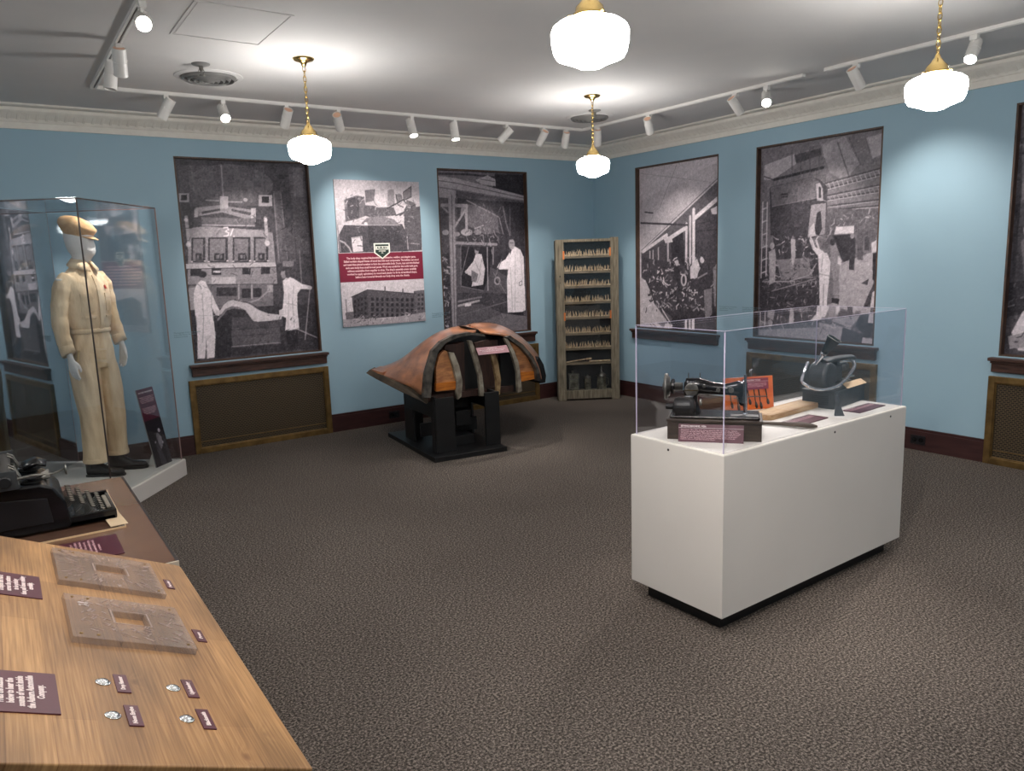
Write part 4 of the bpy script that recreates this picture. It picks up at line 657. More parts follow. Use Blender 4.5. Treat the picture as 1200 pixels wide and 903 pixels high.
SZ = [1.617, 1.450, 1.288, 1.113, .943, .765, .598, .432]
for i, z in enumerate(SZ):
    bm = B(); box(bm, .092, RW-.092, .004, RD-.012, z-.022, z); obj('shelf_board', bm, shelf_wood_m, rack)
bm = B(); lathe(bm, [(.006, 0), (.0075, .01), (.006, .035), (.0035, .048), (.0012, .078), (.0005, .08)], 7); pegm = bpy.data.meshes.new('peg'); bm.to_mesh(pegm); bm.free(); pegm.materials.append(peg_m)
rnd = random.Random(4)
for i, z in enumerate(SZ[:7]):
    for k in range(14):
        p = bpy.data.objects.new('peg', pegm); COL.objects.link(p); p.parent = rack
        p.location = (.11+k*(RW-.22)/13+rnd.uniform(-.006, .006), .026+rnd.uniform(0, .012), z); p.rotation_euler = (rnd.uniform(-.25, .25), rnd.uniform(-.3, .3), 0); s = rnd.uniform(.65, .98); p.scale = (1.2, 1.2, s)
bm = B()
for i, z in enumerate(SZ[:7]):
    for r_ in range(2):
        for k in range(17):
            x, y = .106+k*(RW-.212)/16+rnd.uniform(-.008, .008), .052+r_*.026; h = rnd.uniform(.045, .078); dx = rnd.uniform(-.012, .012)
            sweep(bm, [(x, y, z), (x+dx*.3, y, z+h*.5), (x+dx, y, z+h)], [.0055, .0045, .001], 5)
    for k in range(16): # loose stubs lying along the front lip
        x = .105+k*(RW-.21)/15; sweep(bm, [(x, .012, z+.009), (x+rnd.uniform(.01, .03), .012+rnd.uniform(-.004, .006), z+.009)], .008, 6)
tag(obj('peg', bm, peg_m, rack), kind='stuff')
bm = B(); sweep(bm, [(.10, .03, SZ[7]+.008), (.33, .05, SZ[7]+.034)], .006, 8); sweep(bm, [(.33, .05, SZ[7]+.034), (.39, .05, SZ[7]+.038)], .011, 8); sweep(bm, [(.36, .03, SZ[7]+.01), (.60, .03, SZ[7]+.012)], .009, 8); obj('loose_rod', bm, peg_m, rack)
bm = B()
for s_, z in ((.092, 1.63), (RW-.092, 1.655), (.092, .955), (RW-.092, .965)): box(bm, s_-.012, s_+.006, -.002, .004, z-.045, z+.045)
obj('copper_tab', bm, mat('copper', (224, 132, 74), .35, .6), rack)
bm = B(); box(bm, .094, RW-.094, .0, .0025, .117, RH-.032); obj('glass_front', bm, glass_mat('rack_glass', (.94, .95, .96, 1), 1.45), rack)
bm = B(); lathe(bm, [(.008, -.001), (.008, -.004), (.001, -.005)], 12, ax='y', c=(.045, 0, 1.40)); lathe(bm, [(.005, -.001), (.005, -.003), (.001, -.003)], 12, ax='y', c=(.045, 0, 1.33)); obj('nail_hole', bm, black_m, rack)
Rm = Matrix.Translation((-.800, -.280, 0)) @ Matrix.Rotation(ra, 4, 'Z')
def inrack(x, y, z): v = Rm @ Vector((x, y, z)); return (v.x, v.y, v.z)
c = thing('oil_can', 'square old tin can with a raised frame, leftmost at the foot of the peg shelf', 'can', inrack(.185, .072, .112), ra)
bm = B(); box(bm, -.058, .058, -.028, .028, 0, .19); obj('body', bm, tin_m, c, bevel=.006)
bm = B(); box(bm, -.058, -.046, -.031, -.028, 0, .19); box(bm, .046, .058, -.031, -.028, 0, .19); box(bm, -.046, .046, -.031, -.028, .178, .19); box(bm, -.046, .046, -.031, -.028, .12, .128); obj('raised_border', bm, steel_m, c)
bm = B(); lathe(bm, [(.012, .19), (.012, .205), (.016, .206), (.016, .222), (.001, .223)], 14, c=(-.01, 0, 0)); obj('screw_cap', bm, steel_m, c)
c = thing('small_can', 'small round lidded tin, middle of three cans at the foot of the peg shelf', 'can', inrack(.345, .07, .112), ra)
bm = B(); lathe(bm, [(.040, 0), (.040, .004), (.038, .006), (.038, .12), (.040, .123), (.040, .128), (.001, .128)], 24); obj('body', bm, tin_m, c, smooth=False)
bm = B(); lathe(bm, [(.043, .128), (.043, .145), (.036, .152), (.014, .155), (.012, .168), (.001, .17)], 24); obj('lid', bm, steel_m, c)
c = thing('pouring_can', 'grey cone topped can with a spout, rightmost at the foot of the peg shelf', 'can', inrack(.505, .072, .112), ra)
bm = B(); lathe(bm, [(.058, 0), (.058, .006), (.054, .01), (.050, .145), (.052, .15), (.001, .15)], 26); obj('body', bm, tin_m, c, smooth=False)
bm = B(); lathe(bm, [(.060, .148), (.060, .156), (.045, .172), (.022, .190), (.011, .20), (.007, .25), (.005, .26), (.001, .26)], 26); obj('cone_top', bm, steel_m, c, smooth=True)
bm = B(); sweep(bm, [(.048, 0, .13), (.080, 0, .12), (.078, 0, .05), (.052, 0, .03)], .004, 8); obj('handle', bm, steel_m, c)

# ================================================================ WOODEN FENDER FORM ON BLACK STAND
FO = Vector((-2.72, -1.16, 0))
ff = thing('fender_form', 'orange brown wooden car fender form on a black stand before the back wall', 'fender form', FO)
def loc(p): return Vector(p)-FO
def grid_shell(name, cols, m, parent, t=.018, sub=2):
    bm = B(); V = [[bm.verts.new(loc(p)) for p in c] for c in cols]
    for a, b in zip(V, V[1:]):
        for i in range(len(a)-1): bm.faces.new((a[i], a[i+1], b[i+1], b[i]))
    o = obj(name, bm, m, parent, smooth=True)
    s = o.modifiers.new('s', 'SUBSURF'); s.levels = sub; s.render_levels = sub
    s = o.modifiers.new('t', 'SOLIDIFY'); s.thickness = t; s.offset = 0
    return o
grid_shell('left_fender_shell', FEND, fend_m, ff); grid_shell('right_fender_shell', FENR, fend_m, ff)
# far slopes of both shells, closing them towards the wall
ridge = [c[4] for c in FEND]
far = [[p, (p[0]+.10, min(p[1]+.16, -.25), p[2]-.06), (p[0]+.14, min(p[1]+.24, -.22), max(.52, p[2]-.26))] for p in ridge]
grid_shell('rear_slope', far, fend_m, ff)
fb = FENR[0]; far2 = [[p, (p[0]+.02, p[1]+.22, p[2]-.06), (p[0]+.02, p[1]+.36, max(.50, p[2]-.3))] for p in fb]
grid_shell('rear_slope', far2, fend_m, ff)
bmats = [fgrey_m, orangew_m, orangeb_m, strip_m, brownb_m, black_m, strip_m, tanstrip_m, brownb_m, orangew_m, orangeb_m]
bname = {'rim': 'wheel_arch_rim', 'rim2': 'wheel_arch_rim', 'inner_orange': 'inner_panel', 'inner_orange2': 'inner_panel', 'orange_band': 'panel_band', 'orange_band2': 'panel_band', 'skirt': 'side_skirt', 'arch_top1': 'arch_lining', 'arch_top2': 'arch_lining'}
for k, (mi, pts) in BOARDS.items():
    d = {'rim': .05, 'rim2': .05, 'skirt': .35, 'arch_top1': .12, 'arch_top2': .12}.get(k, .03)
    nm = bname.get(k) or ('rib_strip' if k.startswith('rib') else 'core_board')
    if k in ('brown2', 'black1', 'black2', 'brown3', 'brown1'): d = .25
    bm = B(); prism(bm, [loc(p) for p in pts], (0, d, 0)); obj(nm, bm, bmats[mi], ff)
bm = B(); prism(bm, [loc(p) for p in TAILB[:4]]+[loc(p) for p in TAILB[4:]], (.10, .12, .0)); obj('tail_board', bm, mat('grey_brown_board', (92, 78, 62), .6, var=(50, 42, 36), scale=8), ff)
bm = B(); q = [loc((-3.29, -.84, .672)), loc((-3.24, -.95, .650)), loc((-3.10, -.85, .655)), loc((-3.15, -.72, .675))]; prism(bm, q, (0, 0, .022)); obj('tail_block', bm, fend_m, ff)
# core and bed under the shells
bm = B(); prism(bm, [loc(p) for p in ((-3.10, -1.50, .47), (-2.20, -1.44, .44), (-2.10, -.62, .50), (-3.00, -.62, .53))], (0, 0, .05)); obj('bed_board', bm, brownb_m, ff)
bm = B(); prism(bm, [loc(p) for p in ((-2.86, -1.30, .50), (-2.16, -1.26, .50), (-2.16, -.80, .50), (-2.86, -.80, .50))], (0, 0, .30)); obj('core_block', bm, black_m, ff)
# stand, rotated a few degrees
sr = math.atan2(-.068, .66)
st = Matrix.Translation(Vector((-2.775, -1.15, 0))-FO) @ Matrix.Rotation(sr, 4, 'Z')
def sbox(name, *a, m=None, bevel=.003):
    bm = B(); v = box(bm, *a); bmesh.ops.transform(bm, matrix=st, verts=bm.verts); return obj(name, bm, m or black_m, ff, bevel=bevel)
sbox('base_plate', -.330, .335, -.575, .560, 0, .04)
sbox('front_leg', -.255, -.085, -.46, -.435, .04, .50); sbox('front_leg', .20, .345-.01, -.46, -.435, .04, .50)
sbox('rear_leg', -.255, -.085, .26, .285, .04, .50); sbox('rear_leg', .20, .335, .26, .285, .04, .50)
sbox('side_panel', -.258, -.236, -.435, .26, .33, .51); sbox('side_panel', .31, .332, -.435, .26, .33, .50)
sbox('side_leg', -.258, -.236, .06, .26, .04, .33); sbox('side_leg', -.258, -.236, -.435, -.36, .04, .33); sbox('side_leg', .31, .332, .06, .26, .04, .33)
sbox('cross_brace', -.236, .31, -.05, -.03, .10, .22); sbox('cross_brace', -.236, .31, .10, .12, .28, .40)
sbox('inner_block', -.05, .16, -.30, -.10, .04, .12); sbox('inner_block', .02, .16, -.25, -.20, .20, .33)
pl = thing('fender_form_plaque', 'pale pink maroon label plate leaning on the front of the wooden fender form', 'label plate', (-2.485, -1.56, .845)); pl.rotation_euler = (math.radians(-38), 0, math.radians(-4))
bm = B(); box(bm, -.150, .150, -.002, .002, -.036, .036); pb = obj('plate', bm, mat('faded_maroon', (168, 122, 130), .5), pl)
text('lettering', 'FENDER BUCKS\nWooden forms like these shaped the fenders\nof cars built by hand in the body shop.', .013, letter_m, frame((0, -.0022, .016), (1, 0, 0), (0, 0, 1)), pl, width=.25)

# ================================================================ MANNEQUIN CASE
cx, cy = -4.843, -.664                       # right rear corner of the base
ux, uy = Vector((-.598, -.801, 0)), Vector((-.801, .598, 0))   # towards the front corner, towards the rear left
dc = thing('display_case', 'tall glass case with a mirror side around the mannequin in coveralls', 'display case', (cx, cy, 0))
CL, CW, CB, CT = 1.02, .885, .130, 2.068
def CP(a, b, z): return ux*a+uy*b+Vector((0, 0, z))
def cprism(name, a0, a1, b0, b1, z0, z1, m, bevel=0, mats=None, edge=None):
    bm = B(); v = [bm.verts.new(CP(a, b, z)) for z in (z0, z1) for a, b in ((a0, b0), (a1, b0), (a1, b1), (a0, b1))]
    for f in ((0, 3, 2, 1), (4, 5, 6, 7), (0, 1, 5, 4), (1, 2, 6, 5), (2, 3, 7, 6), (3, 0, 4, 7)):
        bm.faces.new([v[i] for i in f])
    return obj(name, bm, m, dc, bevel=bevel, mats=mats)
cprism('base', 0, CL, 0, CW, 0, CB-.006, white_m, bevel=.002); cprism('deck', .004, CL-.004, .004, CW-.004, CB-.006, CB, deck_m)
e = .022; g = .008
A0, A1, B0, B1 = e, CL-e-.01, e, CW-e
mirror_m = mat('mirror_panel', (206, 210, 214), .03, 1)
cprism('glass_side', A0, A1, B0, B0+g, CB, CT, glass_m)
cprism('glass_rear', A0, A0+g, B0+g, B1, CB, CT, glass_m)
cprism('glass_front', A1-g, A1, B0+g, B1, CB, CT, glass_m)
bm = B(); mq_ = [CP(a, b, 0) for a, b in ((A0+g, B1-g), (A1-g, B1-g+.016), (A1-g, B1+.016), (A0+g, B1))]
prism(bm, [p+Vector((0, 0, CB)) for p in mq_], (0, 0, CT-CB-.002)); obj('mirror_side', bm, mirror_m, dc)
cprism('glass_top', A0, A1, B0, B1, CT, CT+g, glass_m)
j = .0035
for a, b in ((A1, B0), (A0, B0), (A0, B1), (A1, B1)): cprism('corner_joint', a-j, a+j, b-j, b+j, CB, CT, joint_m if (a, b) == (A1, B0) else mat('thin_pink_joint', (150, 122, 118), .4))
cprism('top_joint', A0, A1, B0-j, B0+j, CT-j, CT+j, joint_m); cprism('top_joint', A1-j, A1+j, B0, B1, CT-j, CT+j, joint_m); cprism('top_joint', A0-j, A0+j, B0, B1, CT-j, CT+j, mat('thin_pink_joint', (150, 122, 118), .4))
# ---- mannequin
MN = Vector((-5.405, -.715, CB)); mr = math.radians(36)
mq = thing('mannequin', 'white mannequin in beige coveralls and a flat cap inside the glass case', 'mannequin', MN, mr); mq.scale = (.86, .95, 1)
def ell(c, rx, ry, n=28, tilt=0, pw=1.0):
    out = []
    for k in range(n):
        a = 2*PI*k/n; ca, sa = math.cos(a), math.sin(a)
        x = rx*math.copysign(abs(ca)**pw, ca); y = ry*math.copysign(abs(sa)**pw, sa)
        out.append(Vector((c[0]+x, c[1]+y, c[2]+tilt*y)))
    return out
bm = B()
# head + neck + torso core
hy = -.012
hd = [(1.46, .06, .062, 0), (1.50, .058, .060, -.002), (1.555, .055, .058, -.006), (1.585, .057, .068, -.014), (1.605, .058, .082, -.024), (1.63, .066, .094, -.020), (1.66, .073, .099, -.012), (1.70, .078, .101, -.008), (1.74, .079, .102, -.004), (1.78, .074, .096, 0), (1.81, .058, .076, 0), (1.828, .03, .04, 0)]
HT = Matrix.Translation((0, 0, 0))
hr = math.radians(-2)
ha = math.radians(24)
rings = []
for z, rx, ry, oy in hd:
    f = max(0, min(1, (z-1.50)/.08)); R3 = Matrix.Rotation(ha*f, 3, 'Z')
    rr = ell((0, oy, 0), rx*1.12, ry*1.04, 28, 0, .92)
    for p in rr:           # face: nose ridge, brow and cheeks
        if p.y < -.05*1.0 and z > 1.58:
            t = abs(p.x)
            if 1.63 < z < 1.71 and t < .014: p.y -= .012*(1-abs(z-1.655)/.06)
            if z > 1.72 and z < 1.77: p.y -= .004
            if 1.68 < z < 1.72 and .015 < t < .05: p.y += .006
    rings.append([R3 @ p+Vector((0, 0, z)) for p in rr])
ring_loft(bm, rings)
ring_loft(bm, [ell((0, 0, z), rx, ry) for z, rx, ry in ((.90, .13, .09), (1.05, .125, .085), (1.25, .15, .095), (1.40, .16, .09), (1.47, .10, .07), (1.52, .05, .05))])
ARM = {-1: [(-.195, .0, 1.435), (-.228, .012, 1.30), (-.250, .018, 1.17), (-.262, -.006, 1.04), (-.262, -.050, .915), (-.262, -.056, .885)],
       1: [(.195, .0, 1.435), (.226, .010, 1.30), (.246, .016, 1.17), (.262, -.004, 1.07), (.268, -.040, .955), (.270, -.046, .925)]}
for s in (-1, 1):
    sweep(bm, ARM[s], [(.045, .045), (.042, .042), (.036, .038), (.032, .034), (.025, .019), (.027, .017)], 16, side=(0, 1, 0))
    wv = Vector(ARM[s][-1]); inn = -s
    # palm: a flattened block hanging from the wrist, back of the hand outwards
    sweep(bm, [wv+Vector((0, .0, .012)), wv+Vector((inn*.003, -.004, -.03)), wv+Vector((inn*.006, -.006, -.062)), wv+Vector((inn*.010, -.006, -.090))], [(.026, .016), (.037, .017), (.042, .015), (.039, .012)], 16, side=(0, 1, 0))
    for k, (oy, L) in enumerate(((-.030, .070), (-.010, .079), (.011, .073), (.030, .056))):
        b0 = wv+Vector((inn*.010, -.006+oy, -.078)); c1 = .35+.12*k
        p1 = b0+Vector((inn*.004, -.002, -L*.42)); p2 = p1+Vector((inn*L*.16, 0, -L*.34)); p3 = p2+Vector((inn*L*.20, .002, -L*.20))
        sweep(bm, [b0, p1, p2, p3], [.0095, .009, .0082, .0062], 10)
    t0 = wv+Vector((inn*.006, -.030, -.022)); sweep(bm, [t0, t0+Vector((inn*.016, -.020, -.026)), t0+Vector((inn*.020, -.028, -.052)), t0+Vector((inn*.022, -.028, -.072))], [.013, .0115, .010, .0075], 10)
for s in (-1, 1):
    sweep(bm, [(s*.085, 0, .92), (s*.10, -.01, .5), (-.095 if s < 0 else .135, .025, .06)], [.07, .050, .028], 14)
body = remesh(bm, 'body', skin_m, .0052, mq, 3)
# ---- coverall
rnd = random.Random(7)
bm = B()
tor = [(.80, .178, .125, 0), (.86, .186, .132, 0), (.93, .184, .130, 0), (1.00, .172, .122, 0), (1.055, .162, .114, -.004), (1.075, .160, .112, -.004), (1.10, .176, .124, -.006), (1.16, .184, .130, -.010), (1.26, .190, .134, -.012), (1.36, .196, .130, -.008), (1.42, .188, .116, -.002), (1.465, .158, .100, .002), (1.50, .112, .084, .004), (1.53, .078, .074, .002), (1.555, .066, .068, .0)]
rr = []
for z, rx, ry, oy in tor:
    ring = ell((0, oy, z), rx, ry, 40)
    for k, p in enumerate(ring):
        a = 2*PI*k/40; f = .0045*math.sin(7*a+z*9)+.0035*math.sin(12*a-z*21)+rnd.uniform(-.0012, .0012); q = Vector((p.x, p.y, 0)).normalized(); p += q*f
    rr.append(ring)
ring_loft(bm, rr)
for s in (-1, 1):
    pts = [Vector(p) for p in ARM[s]][:5]; pts[0] = Vector((s*.140, 0, 1.450)); pts.insert(1, Vector((s*.200, .004, 1.395))); pts[-1] = pts[-1]+Vector((0, .004, .005))
    fine = []
    for i in range(len(pts)-1):
        for t in (0, .33, .66): fine.append(pts[i].lerp(pts[i+1], t))
    fine.append(pts[-1]); base = [.060, .064, .062, .060, .056, .050]
    rad = []
    for i in range(len(fine)):
        u = i/(len(fine)-1)*5; k = int(min(4, u)); r_ = base[k]*(1-(u-k))+base[k+1]*(u-k); r_ += .0035*math.sin(i*2.1+s); rad.append((r_*1.06, r_*.92))
    rad[-1] = (.052, .046); rad[-2] = (.053, .047)
    sweep(bm, fine, rad, 20, side=(0, 1, 0))
for s in (-1, 1):
    fx = .128 if s > 0 else .092
    P_ = [Vector((s*.080, 0, .90)), Vector((s*.092, -.004, .78)), Vector((s*(.098 if s < 0 else .108), -.012, .62)), Vector((s*(fx-.006), -.012, .45)), Vector((s*fx, -.004, .28)), Vector((s*fx, .0, .14)), Vector((s*fx, .002, .105 if s < 0 else .122))]
    fine = []
    for i in range(6):
        for t in (0, .25, .5, .75): fine.append(P_[i].lerp(P_[i+1], t))
    fine.append(P_[-1]); base = [.100, .106, .098, .090, .086, .086, .086]; rings = []
    for i, c_ in enumerate(fine):
        u = i/(len(fine)-1)*6; k = int(min(5, u)); r_ = base[k]*(1-(u-k))+base[k+1]*(u-k); ring = ell((c_.x, c_.y, c_.z), r_*.98, r_*1.10, 32)
        for kk, p in enumerate(ring):
            a = 2*PI*kk/32; f = .005*math.sin(3*a+s+i*.35)+.0028*math.sin(9*a-i*.6); p += Vector((math.cos(a), math.sin(a), 0))*f
        rings.append(ring)
    ring_loft(bm, rings)
cov = remesh(bm, 'coverall', cloth_m, .0088, mq, 3)
# placket, collar, waistband, pockets, emblem
def onfront(x, z, d=.0):
    # outer front surface of the blouse at (x, z)
    for (z0, a0, b0, o0), (z1, a1, b1, o1) in zip(tor, tor[1:]):
        if z0 <= z <= z1:
            t = (z-z0)/(z1-z0); rx, ry, oy = a0+(a1-a0)*t, b0+(b1-b0)*t, o0+(o1-o0)*t
            return Vector((x, oy-ry*math.sqrt(max(0, 1-(x/rx)**2))-d, z))
    return Vector((x, -.12-d, z))
def patch(name, pts2, d0, d1, m, parent, n=6):
    """cloth patch following the front: polygon as x-range rows [(z, xl, xr)]"""
    bm = B(); rows = []
    for z, xl, xr in pts2: rows.append([(onfront(xl+(xr-xl)*k/n, z, d0), onfront(xl+(xr-xl)*k/n, z, d1)) for k in range(n+1)])
    F_ = [[bm.verts.new(q[1]) for q in r_] for r_ in rows]; Bk = [[bm.verts.new(q[0]) for q in r_] for r_ in rows]
    R_ = len(rows)
    for i in range(R_-1):
        for k in range(n): bm.faces.new((F_[i][k], F_[i][k+1], F_[i+1][k+1], F_[i+1][k])); bm.faces.new((Bk[i][k+1], Bk[i][k], Bk[i+1][k], Bk[i+1][k+1]))
    for k in range(n): bm.faces.new((F_[0][k+1], F_[0][k], Bk[0][k], Bk[0][k+1])); bm.faces.new((F_[-1][k], F_[-1][k+1], Bk[-1][k+1], Bk[-1][k]))
    for i in range(R_-1): bm.faces.new((F_[i][0], F_[i+1][0], Bk[i+1][0], Bk[i][0])); bm.faces.new((F_[i+1][n], F_[i][n], Bk[i][n], Bk[i+1][n]))
    return obj(name, bm, m, parent, smooth=False)
seam_m = mat('twill_shadow_seam', (188, 162, 118), .9)
patch('placket', [(z, -.016, .016) for z in [1.46-.035*k for k in range(12)]], -.004, .010, cloth_m, cov, 2)
for s in (-1, 1):
    patch('chest_pocket', [(1.325-.02*k, s*.10-.045, s*.10+.045) for k in range(7)], -.004, .0085, cloth_m, cov)
    patch('pocket_flap', [(1.333-.010*k, s*.10-.047, s*.10+.047) for k in range(4)], .004, .0125, cloth_m, cov)
    patch('waist_pocket', [(1.175-.008*k, s*.095-.05, s*.095+.05) for k in range(3)], -.003, .0105, cloth_m, cov)
patch('emblem', [(1.388, .078, .088), (1.376, .074, .094), (1.362, .078, .098)], .002, .009, mat('red_thread', (190, 60, 50), .7), cov, 2)
bm = B(); rings = []
for z, e_ in ((1.05, .006), (1.056, .012), (1.078, .012), (1.084, .006)): rings.append(ell((0, -.004, z), .162+e_, .114+e_, 40))
rings.append(ell((0, -.004, 1.084), .15, .10, 40)); rings.insert(0, ell((0, -.004, 1.05), .15, .10, 40)); ring_loft(bm, rings, True, False); obj('waistband', bm, cloth_m, cov, smooth=True)
for s in (-1, 1):
    bm = B(); bk, n = [], 9
    for k in range(n+1):
        a = PI/2-s*(-1)*0+0; t = k/n; ang = PI/2+(-s)*t*PI*.93
        ca, sa = math.cos(ang), math.sin(ang); dr = .026+.034*t**2
        inner_ = Vector((.066*ca, .068*sa, 1.588-.022*t)); outer = Vector(((.078+dr)*ca, (.078+dr*.8)*sa, 1.553-.045*t-.022*t*t))
        bk.append((inner_, outer))
    a_ = [bm.verts.new(p[0]) for p in bk]; b_ = [bm.verts.new(p[1]) for p in bk]
    for k in range(n): bm.faces.new((a_[k], a_[k+1], b_[k+1], b_[k]))
    o = obj('collar', bm, cloth_m, cov, smooth=True); sd = o.modifiers.new('t', 'SOLIDIFY'); sd.thickness = .006
for s in (-1, 1):
    fx = .128 if s > 0 else .092; z = .108 if s < 0 else .125
    bm = B(); ring_loft(bm, [ell((s*fx, .002, z-.003), .086, .097, 32), ell((s*fx, .002, z+.004), .0885, .099, 32), ell((s*fx, .002, z+.026), .0885, .099, 32), ell((s*fx, .002, z+.030), .085, .095, 32)]); obj('hem', bm, cloth_m, cov, smooth=True)
    w5 = Vector(ARM[s][4]); w4 = Vector(ARM[s][3]); dd = (w4-w5).normalized()
    bm = B(); sweep(bm, [w5+Vector((0, .004, .002)), w5+dd*.006+Vector((0, .004, 0)), w5+dd*.058+Vector((0, .004, 0)), w5+dd*.064+Vector((0, .004, 0))], [(.053, .047), (.056, .050), (.057, .052), (.054, .049)], 22, side=(0, 1, 0)); obj('cuff', bm, cloth_m, cov, smooth=True)
# side pocket slash and thigh patch on his right leg
bm = B(); sweep(bm, [(-.178, -.060, .94), (-.186, -.04, .86)], [(.004, .012), (.004, .012)], 8); obj('side_pocket', bm, seam_m, cov)
# flat cap with eight panels and a button, turned with the head
capR = Matrix.Translation((0, 0, 1.765)) @ Matrix.Rotation(ha, 4, 'Z') @ Matrix.Rotation(math.radians(9), 4, 'X')
bm = B()
pr = [(.084, -.030, 0), (.094, -.014, 0), (.116, .012, .004), (.126, .036, .008), (.122, .058, .010), (.106, .078, .012), (.078, .092, .012), (.040, .100, .010), (.008, .102, .010)]
rings = []
for r_, z, oy in pr:
    ring = []
    for k in range(48):
        a = 2*PI*k/48; s_ = 1-.018*abs(math.sin(4*a))**.5*(0 if z < -.01 else 1)+(.02*math.sin(3*a+1) if r_ > .1 else 0)
        yy = r_*1.12*math.sin(a)*s_+oy*.6; fr_ = max(0, -yy/.14); ring.append(Vector((r_*math.cos(a)*s_, yy-.006, z-(.42*fr_*max(0, z))+.10*max(0, yy)*(1 if z > 0 else 0)+.0035*math.sin(5*a+z*60))))
    rings.append(ring)
ring_loft(bm, rings); bmesh.ops.transform(bm, matrix=capR, verts=bm.verts); cap = obj('flat_cap', bm, cap_m, mq, smooth=True)
bm = B(); pts = []
for k in range(13):
    a = PI+PI*k/12; pts.append((math.cos(a), math.sin(a)))
inn_ = [bm.verts.new((.088*c_, .100*s_-.004, -.012)) for c_, s_ in pts]; out_ = [bm.verts.new((.094*c_, (.105+.052*max(0, -s_)**1.5)*s_-.004, -.018-.016*(-s_))) for c_, s_ in pts]
for k in range(12): bm.faces.new((inn_[k], inn_[k+1], out_[k+1], out_[k]))
bmesh.ops.transform(bm, matrix=capR, verts=bm.verts); br = obj('cap_brim', bm, cap_m, cap, smooth=True); sd = br.modifiers.new('t', 'SOLIDIFY'); sd.thickness = .007
bm = B(); lathe(bm, [(.009, .098), (.009, .106), (.004, .109), (.001, .109)], 14, c=(0, -.006, 0)); bmesh.ops.transform(bm, matrix=capR, verts=bm.verts); obj('cap_button', bm, cap_m, cap)
# shoes
def shoe(x, y, rz, parent):
    bm = B(); L = .29; rings = []
    for t, w_, h, b0 in ((0, .022, .050, 0), (.03, .036, .10, 0), (.10, .042, .125, 0), (.20, .043, .125, 0), (.32, .041, .110, 0), (.45, .043, .082, 0), (.60, .046, .054, 0), (.75, .049, .048, 0), (.88, .044, .042, 0), (.96, .032, .034, 0), (1.0, .014, .020, 0)):
        yy = .085-L*t; ring = []
        for k in range(16):
            a = 2*PI*k/16; ca, sa = math.cos(a), math.sin(a); ring.append(Vector((w_*ca, yy, .012+h/2+h/2*sa*(1 if sa > 0 else 1))))
        rings.append(ring)
    ring_loft(bm, rings); sweep(bm, [(0, .035, .06), (0, .04, .17)], [(.048, .054), (.050, .058)], 16, side=(1, 0, 0))
    o = remesh(bm, 'shoe', shoe_m, .006, parent, 3); o.location = (x, y, 0); o.rotation_euler = (0, 0, rz)
    bm = B(); out = []
    for t, w_ in ((0, .024), (.06, .036), (.2, .040), (.35, .036), (.5, .042), (.65, .050), (.8, .051), (.92, .042), (1.0, .018)): out.append((w_, .090-.30*t))
    pts = [(w_, y_, 0) for w_, y_ in out]+[(-w_, y_, 0) for w_, y_ in out[::-1]]; prism(bm, pts, (0, 0, .014)); obj('sole', bm, black_m, o)
    bm = B()
    for k in range(4): sweep(bm, [(-.020, .0-.022*k-.03, .105-.009*k), (0, -.0-.022*k-.034, .114-.010*k), (.020, -.022*k-.03, .105-.009*k)], .0028, 6)
    obj('laces', bm, black_m, o)
shoe(-.095, -.01, math.radians(22), mq); shoe(.135, -.02, math.radians(30), mq)
# ---- small standing sign in the case
sg = thing('case_sign', 'narrow tilted sign with maroon text and a dark photo inside the mannequin case', 'sign', (-5.012, -.749, CB))
sx = Vector((.692, .722, 0)).normalized(); back = Vector((-sx.y, sx.x, 0)) if Vector((-sx.y, sx.x, 0)).dot(Vector((-.5, 6, 0))) > 0 else Vector((sx.y, -sx.x, 0))
SW, SH = .196, .605; upv = (Vector((0, 0, 1))*.985+back*.17).normalized()
o0 = -sx*SW/2
def sign_tint(out, X, Y): out[(Y < 402)] = (88, 30, 50); return out
sp_ = [['p', 28, [0, 0, 1000, 0, 1000, 1000, 0, 1000]], ['e', 215, 700, 560, 70, 26], ['e', 120, 560, 640, 110, 60], ['p', 150, [480, 700, 620, 610, 760, 640, 700, 760, 560, 800]], ['e', 200, 740, 720, 45, 18], ['e', 170, 330, 690, 40, 16], ['p', 70, [300, 720, 480, 700, 700, 1000, 350, 1000]], ['s', 77, 40, 60, 170, 300, 560, 850, 800, 14], ['p', 60, [820, 560, 900, 600, 1000, 1000, 780, 1000]]]
pn = print_mesh('sign_face', sp_, SW, SH, 70, frame(o0, sx, upv), print_m, sg, thick=.008, seed=3, tint=sign_tint)
NS = sx.cross(upv)
text('lettering', 'FACTORY WORKWEAR', .015, letter_m, frame(sx*0+upv*(SH*.945)+NS*.0006, sx, upv), sg, width=.165, bold=.0004)
text('lettering', 'Employees in the body shop wore\ncoveralls and caps like these to\nprotect their clothes from grease,\npaint and metal filings while they\nworked on the line every day.', .0105, letpink_m, frame(upv*(SH*.89)+NS*.0006, sx, upv), sg, width=.165, line=1.0)
text('lettering', 'The company gave its workers\nuniforms with a red emblem,\nand many men kept the same\npair for years, mending the\ncloth again and again.', .0105, letpink_m, frame(upv*(SH*.75)+NS*.0006, sx, upv), sg, width=.160, line=1.0)
bm = B(); q = [-sx*.05+back*.012, -sx*.05+back*.11, -sx*.05+back*.012+upv*.15]; prism(bm, q, sx*.02); q = [sx*.03+back*.012, sx*.03+back*.11, sx*.03+back*.012+upv*.15]; prism(bm, q, sx*.02); obj('easel_foot', bm, deck_m, sg)
